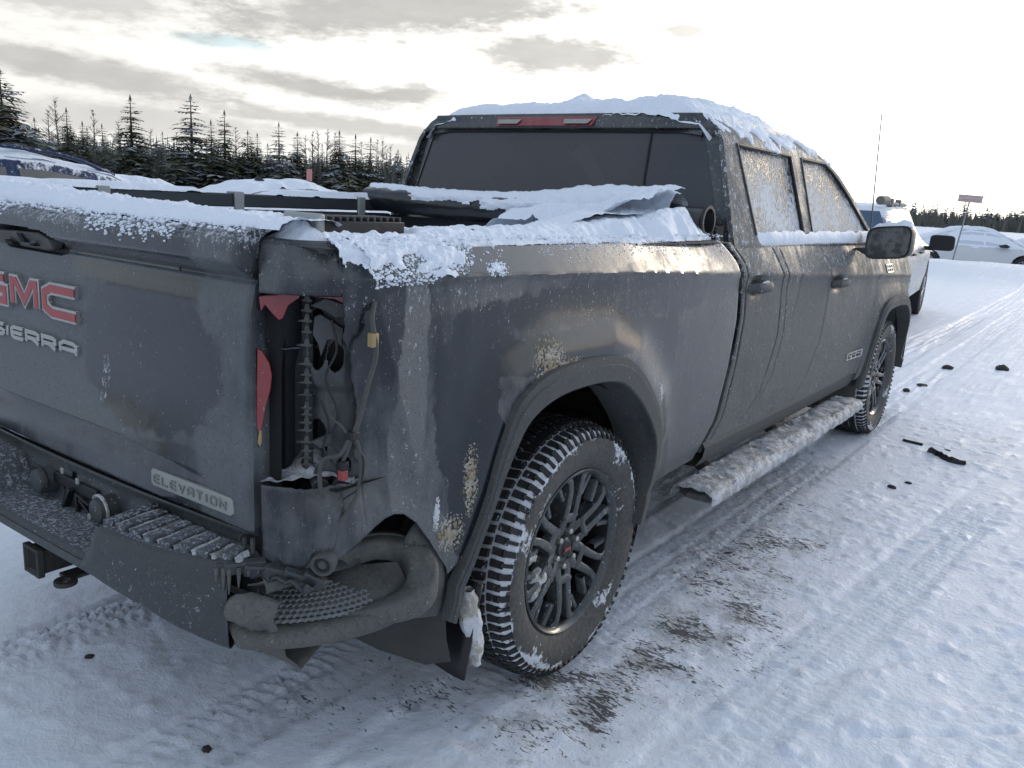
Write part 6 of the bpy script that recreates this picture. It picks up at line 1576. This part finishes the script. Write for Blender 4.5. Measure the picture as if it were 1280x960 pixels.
cg_, _, _ = make_car('wrecked_car', 'snow buried car left of the crumpled hatchback, mostly hidden by the white vehicle', 'car', carpaint('dark_wreck_paint', (.2, .21, .24), .75, metal=0), ST_SED, (-7.8, 31.5, -.20), -1.65,
    [(-1.35, -.72, -.85, -.62), (-.62, .18, -.55, .15), (.25, 1.05, .22, .62)], 'cwhite', (-1.42, 1.42), .90, .33, snowcap=.14)

# leaning sign
sg = empty('yard_sign', (-1.84, 25.0, gz(-1.84, 25.0)), 'faded red lettered board on a thin leaning pole beyond the yard track', 'sign')
sm_ = simple('sign_pole', (.24, .25, .26), .6, metal=.4)
mb = MB(); mb.tube([(0, 0, -.1), (.10, 0, .85), (.19, 0, 1.72)], .020, 8); mb.build('pole', sm_, sg)
ms, g = newmat('faded_red_letters'); P = g.n('ShaderNodeTexCoord').outputs['Object']
out(g, g.n('ShaderNodeBsdfPrincipled', {'Base Color': g.mix(g.noise(P, 9, 4), (.42, .20, .19), (.58, .36, .34)), 'Roughness': .6}).outputs[0])
mb = MB(); mb.box((.20, -.03, 1.745), (.62, .025, .20), Matrix.Rotation(.05, 3, 'Y')); bd_ = mb.build('board', simple('sign_white', (.55, .48, .46), .6), sg, bevel=.004)
mb = MB()
for z_ in (1.842, 1.652): mb.box((.20, -.046, z_), (.62, .006, .012), Matrix.Rotation(.05, 3, 'Y'))
for x_ in (-.10, .502): mb.box((x_, -.046, 1.75), (.014, .006, .19))
r_ = random.Random(2)
for k in range(9):          # illegible faded strokes
    x_ = -.06+.062*k
    mb.box((x_, -.046, 1.80), (.034, .006, .045 if k % 3 else .03)); mb.box((x_+.006*(k % 2), -.046, 1.715), (.040 if k % 4 else .025, .006, .06))
mb.build('faded_lettering', ms, bd_)

# ================================================================== TREES
def needle(name, dark, tip, frost):
    m, g = newmat(name); P = g.n('ShaderNodeTexCoord').outputs['Object']; oi = g.n('ShaderNodeObjectInfo').outputs['Random']
    n = g.noise(P, 1.2, 4, .6); n2 = g.noise(P, 7, 3)
    c = g.mix(n, dark, tip); c = g.mix(g.m('MULTIPLY', oi, .5), c, (.12, .10, .07))
    fr = g.m('MULTIPLY', g.ss(g.m('ADD', n2, g.m('MULTIPLY', oi, .14)), .56, .66), frost)
    c = g.mix(fr, c, (.36, .41, .45))
    out(g, g.n('ShaderNodeBsdfPrincipled', {'Base Color': c, 'Roughness': .85, 'Specular IOR Level': .15}).outputs[0]); return m
ND = needle('spruce_needles', (.080, .095, .068), (.17, .175, .12), .75)
BK = simple('grey_bark', (.10, .085, .07), .9, var=.3)
TW = simple('bare_twigs', (.17, .15, .135), .9, var=.25)
def spruce_mesh(seed, slim=1.0, sparse=0.0, n_wh=30):
    r = random.Random(seed); cr_ = MB()      # unit height
    for w_ in range(n_wh):
        f = (w_+r.random()*.6)/n_wh; z = .06+.93*f
        R_ = .185*slim*((1-f)**.80)*(.75+.4*r.random())+.006
        nb = int(13-7*f)
        if r.random() < sparse: nb = max(2, nb-3)
        for b in range(nb):
            a = 2*math.pi*(b+r.random())/nb; L = R_*r.uniform(.65, 1.2); dr = L*r.uniform(.10, .42)*(1 if f < .8 else -.3)
            ca_, sa_ = math.cos(a), math.sin(a); segs = 4 if f < .85 else 2
            wd = L*.62
            for k in range(segs):
                t0 = .12+(k/segs)*.88; t1 = .12+((k+1)/segs)*.90
                for sd_ in (-1, 1):
                    q = r.uniform(.6, 1.25)*wd*(1.15-t0); z0 = z-dr*t0*t0; z1 = z-dr*t1*t1
                    p0 = (ca_*L*t0, sa_*L*t0, z0); p1 = (ca_*L*t1, sa_*L*t1, z1)
                    p2 = (ca_*L*(t1+.10)-sa_*q*sd_, sa_*L*(t1+.10)+ca_*q*sd_, z1-q*r.uniform(.1, .55))
                    cr_.add([p0, p1, p2], [(0, 1, 2)])
    for k in range(6): 
        a = k; cr_.add([(0, 0, 1.015), (.007*math.cos(a), .007*math.sin(a), .97), (.010*math.cos(a+1), .010*math.sin(a+1), .93)], [(0, 1, 2)])
    tr_ = MB(); tr_.tube([(0, 0, 0), (.002, 0, .5), (0, 0, 1.0)], [.016, .009, .001], 6)
    def mk(mb, nm, mat):
        me = bpy.data.meshes.new(nm); me.from_pydata(mb.v, [], mb.f); me.materials.append(mat); me.update(); return me
    return mk(cr_, 'crown', ND), mk(tr_, 'trunk', BK)
SP = [spruce_mesh(1, 1.05, .4, 34), spruce_mesh(2, 1.35, .0, 44), spruce_mesh(3, .95, .1, 44), spruce_mesh(4, 1.7, .1, 42), spruce_mesh(5, 1.3, .6, 28)]
def bare_mesh(seed):
    r = random.Random(seed); tw = MB(); tk = MB(); tk.tube([(0, 0, 0), (.01, 0, .5), (0, .01, .98)], [.010, .007, .001], 5)
    for i in range(60):
        f = r.uniform(.25, .97); a = r.uniform(0, 6.28); L = .20*(1.05-f)*r.uniform(.5, 1.2); up_ = r.uniform(.5, 1.3)
        p = np.array([0, 0, f]); d = np.array([math.cos(a), math.sin(a), up_])*L; e = p+d
        tw.tube([p, p+d*.5, e], [.0030, .0020, .0008], 3, False)
        for k in range(4):
            t = r.uniform(.3, .9); b = a+r.uniform(-1, 1); l2 = L*.45; q = p+d*t
            tw.tube([q, q+np.array([math.cos(b), math.sin(b), r.uniform(.5, 1.5)])*l2], [.0014, .0006], 3, False)
    def mk(mb, nm, mat):
        me = bpy.data.meshes.new(nm); me.from_pydata(mb.v, [], mb.f); me.materials.append(mat); me.update(); return me
    return mk(tw, 'twigs', TW), mk(tk, 'trunk', TW)
BR = [bare_mesh(11), bare_mesh(12)]
tree_n = 0
def tree(azm, dist, h, kind, seed, label, group, name='spruce_tree', cat='tree', wide=1.0):
    ms_ = (SP[kind] if kind < 10 else BR[kind-10]); r = random.Random(seed)
    x = YARD_O[0]+math.sin(azm)*dist; y = YARD_O[1]+math.cos(azm)*dist
    e = empty(name, (x, y, -.3), label, cat, group, r.uniform(0, 6.28)); e.scale = (h*wide, h*wide, h)
    for me_, nm in zip(ms_, ('crown' if kind < 10 else 'twigs', 'trunk')):
        o = bpy.data.objects.new(nm, me_); COL.objects.link(o); o.parent = e
    return e
# the spruces that stand out against the sky, left to right (bearing, elevation of the top, distance, kind, label)
HZ = 1.487
NAMED = [(-1.165, .094, 52, 3, 1.15, 'tall broad spruce at the far left edge of the picture'),
 (-1.138, .050, 62, 2, 1, 'short dark spruce just right of the tall one at the left edge'), (-1.109, .062, 66, 2, 1, 'narrow pointed spruce between the left edge and the tallest free-standing one'),
 (-1.095, .050, 68, 2, 1, 'small spruce right beside the narrow pointed one'), (-1.077, .049, 70, 4, 1, 'thin small spruce left of the tall sparse spruce'),
 (-1.049, .080, 62, 0, 1.2, 'tall open spruce with dark tip, first high one from the left group'), (-1.049+.03, .046, 74, 2, 1, 'short spruce right of the first high open spruce'),
 (-.990, .086, 62, 4, 1.35, 'tallest spruce with layered bare-looking boughs over the truck bed'), (-.970, .062, 66, 2, 1, 'slim spruce tucked between the two tallest ones'),
 (-.956, .073, 64, 0, 1.1, 'high spruce with snow-grey lower boughs right of the tallest'), (-.932, .054, 66, 3, .95, 'broad dense spruce with an olive crown'),
 (-.922, .052, 70, 2, 1, 'thin spire right behind the broad dense spruce'), (-.911, .042, 66, 2, 1, 'low frosted spruce right of the broad dense one'),
 (-.899, .065, 64, 4, 1.1, 'layered spruce above the middle of the silver sedan'), (-.879, .056, 66, 1, 1, 'full spruce right of the layered one'),
 (-.862, .040, 70, 2, 1, 'first of two thin low dark spires'), (-.852, .046, 69, 2, .9, 'second of two thin low dark spires, the taller'),
 (-.833, .061, 64, 1, 1.05, 'bushy spruce above the wooden post'), (-.815, .058, 65, 0, 1.1, 'spruce right of the bushy one above the wooden post'), (-.798, .056, 66, 4, 1.1, 'open spruce left of the rolled bed cover'),
 (-.780, .038, 70, 1, .8, 'low frosted spruce left of the cab pillar'), (-.767, .045, 68, 1, .9, 'last full spruce left of the cab pillar'), (-.757, .038, 72, 2, 1, 'thin spruce touching the cab pillar')]
for i, (a_, e_, d_, k_, w_, lab) in enumerate(NAMED):
    tree(a_, d_, HZ+math.tan(e_)*d_+.3, k_, i, lab, 'spruces along the yard edge', wide=w_*1.45)
r_ = random.Random(21)
for i in range(230):
    a_ = -1.32+(-.70+1.32)*(i+r_.random())/230; d_ = r_.uniform(66, 88); e_ = r_.uniform(.016, .036)+.012*float(sst(-a_, .95, 1.15))
    tree(a_, d_, HZ+math.tan(e_)*d_+.3, r_.choice((1, 1, 3, 2, 0)), 100+i, 'one of the many lower spruces packed behind the taller ones on the left', 'crowded spruces behind', wide=r_.uniform(1.0, 1.4))
for i, (a_, e_) in enumerate([(-1.125, .060), (-1.118, .074), (-1.085, .064), (-1.062, .055), (-.945, .058), (-.87, .055), (-.862, .060), (-.846, .064), (-.838, .060), (-.857, .062), (-.79, .056), (-.785, .058), (-.808, .052), (-1.03, .050), (-1.005, .048), (-.775, .052)]):
    tree(a_, 78, HZ+math.tan(e_)*78+.3, 10+i % 2, 300+i, 'bare pale birch standing among the spruces on the left', 'bare birches among the spruces', name='birch_tree', wide=1.3)
for i in range(46):
    a_ = -.68+(-.02+.68)*(i+r_.random())/46 if i < 30 else -.23+.27*(i-30+r_.random())/16; d_ = r_.uniform(120, 150); e_ = r_.uniform(.014, .026)+(.010 if i % 7 == 0 else 0)
    tree(a_, d_, HZ+math.tan(e_)*d_+.3, r_.choice((1, 3, 4, 10, 11)), 400+i, 'one of the small distant trees along the horizon on the right', 'distant trees on the right horizon', name='distant_tree', wide=r_.uniform(1.3, 1.9))
for i in range(60):      # the wood goes on round the yard, outside the frame
    a_ = .06+(4.9-.06)*(i+r_.random())/60; d_ = r_.uniform(85, 120)
    tree(a_, d_, r_.uniform(7, 11), r_.choice((0, 1, 2, 3, 4)), 500+i, 'one of the spruces of the wood surrounding the yard', 'surrounding wood', wide=1.2)
# the wood behind reads as one mass
mb = MB(); r_ = random.Random(77)
def light_spruce(mb, x, y, h, wd):
    n_ = 15
    for w_ in range(n_):
        f = (w_+r_.random()*.5)/n_; z = .03*h+.95*f*h; R_ = wd*h*((1-f)**.8)+.05
        for b in range(7 if f < .6 else 4):
            a = r_.uniform(0, 6.283); L = R_*r_.uniform(.7, 1.25); ca_, sa_ = math.cos(a), math.sin(a); q = L*.55; z1 = z-L*r_.uniform(.15, .5)
            mb.v += [(x, y, z+.12*h/n_), (x+ca_*L-sa_*q, y+sa_*L+ca_*q, z1), (x+ca_*L*1.1, y+sa_*L*1.1, z1-q*.2), (x+ca_*L+sa_*q, y+sa_*L-ca_*q, z1)]
            k = len(mb.v)-4; mb.f += [(k, k+1, k+2), (k, k+2, k+3)]
    mb.v += [(x, y, h*1.04), (x-.06, y, h*.9), (x+.06, y, h*.9)]; k = len(mb.v)-3; mb.f.append((k, k+1, k+2))
for i in range(620):
    a_ = r_.uniform(-1.38, -.69); d_ = r_.uniform(74, 100); h = HZ+math.tan(r_.uniform(.018, .033)+.005*math.sin(a_*23))*d_+.3
    light_spruce(mb, YARD_O[0]+math.sin(a_)*d_, YARD_O[1]+math.cos(a_)*d_, h, r_.uniform(.16, .26))
for i in range(260):
    a_ = r_.uniform(-.69, .06); d_ = r_.uniform(140, 175); h = HZ+math.tan(r_.uniform(.010, .019))*d_+.3
    light_spruce(mb, YARD_O[0]+math.sin(a_)*d_, YARD_O[1]+math.cos(a_)*d_, h, r_.uniform(.2, .35))
o = mb.build('spruce_wood', ND, None, smooth=False, rec=False, kind='stuff'); o['label'] = 'dense far spruce wood reading as one mass behind the nearer trees'; o['category'] = 'woodland'
# undergrowth band so no bright slits show under the crowns
mb = MB(); r_ = random.Random(31); ug = simple('frosted_undergrowth', (.10, .10, .085), .95, var=.5)
for i in range(9000):
    a_ = r_.uniform(-1.35, -.68) if i < 5200 else r_.uniform(-.68, .05); d_ = r_.uniform(66, 92) if i < 5200 else r_.uniform(112, 150); x = YARD_O[0]+math.sin(a_)*d_; y = YARD_O[1]+math.cos(a_)*d_
    h = r_.uniform(.8, 3.2)*(1 if i < 5200 else .85); w_ = r_.uniform(.15, .5); b = r_.uniform(0, 3.14); lz = r_.uniform(-.2, h*.6)
    mb.add([(x-w_*math.cos(b), y-w_*math.sin(b), lz), (x+w_*math.cos(b), y+w_*math.sin(b), lz), (x+r_.uniform(-.3, .3), y, h+.3)], [(0, 1, 2)])
o = mb.build('undergrowth', ug, None, smooth=False, rec=False, kind='stuff'); o['label'] = 'frosted brush and saplings filling the foot of the tree line'; o['category'] = 'brush'

# ================================================================== tidy: nothing deeper than thing > part > sub-part
def depth(o):
    d = 0
    while o.parent: d += 1; o = o.parent
    return d
for o in list(SC.objects):
    while depth(o) > 2:
        assert all(abs(v) < 1e-6 for v in o.parent.location), o.name
        o.parent = o.parent.parent
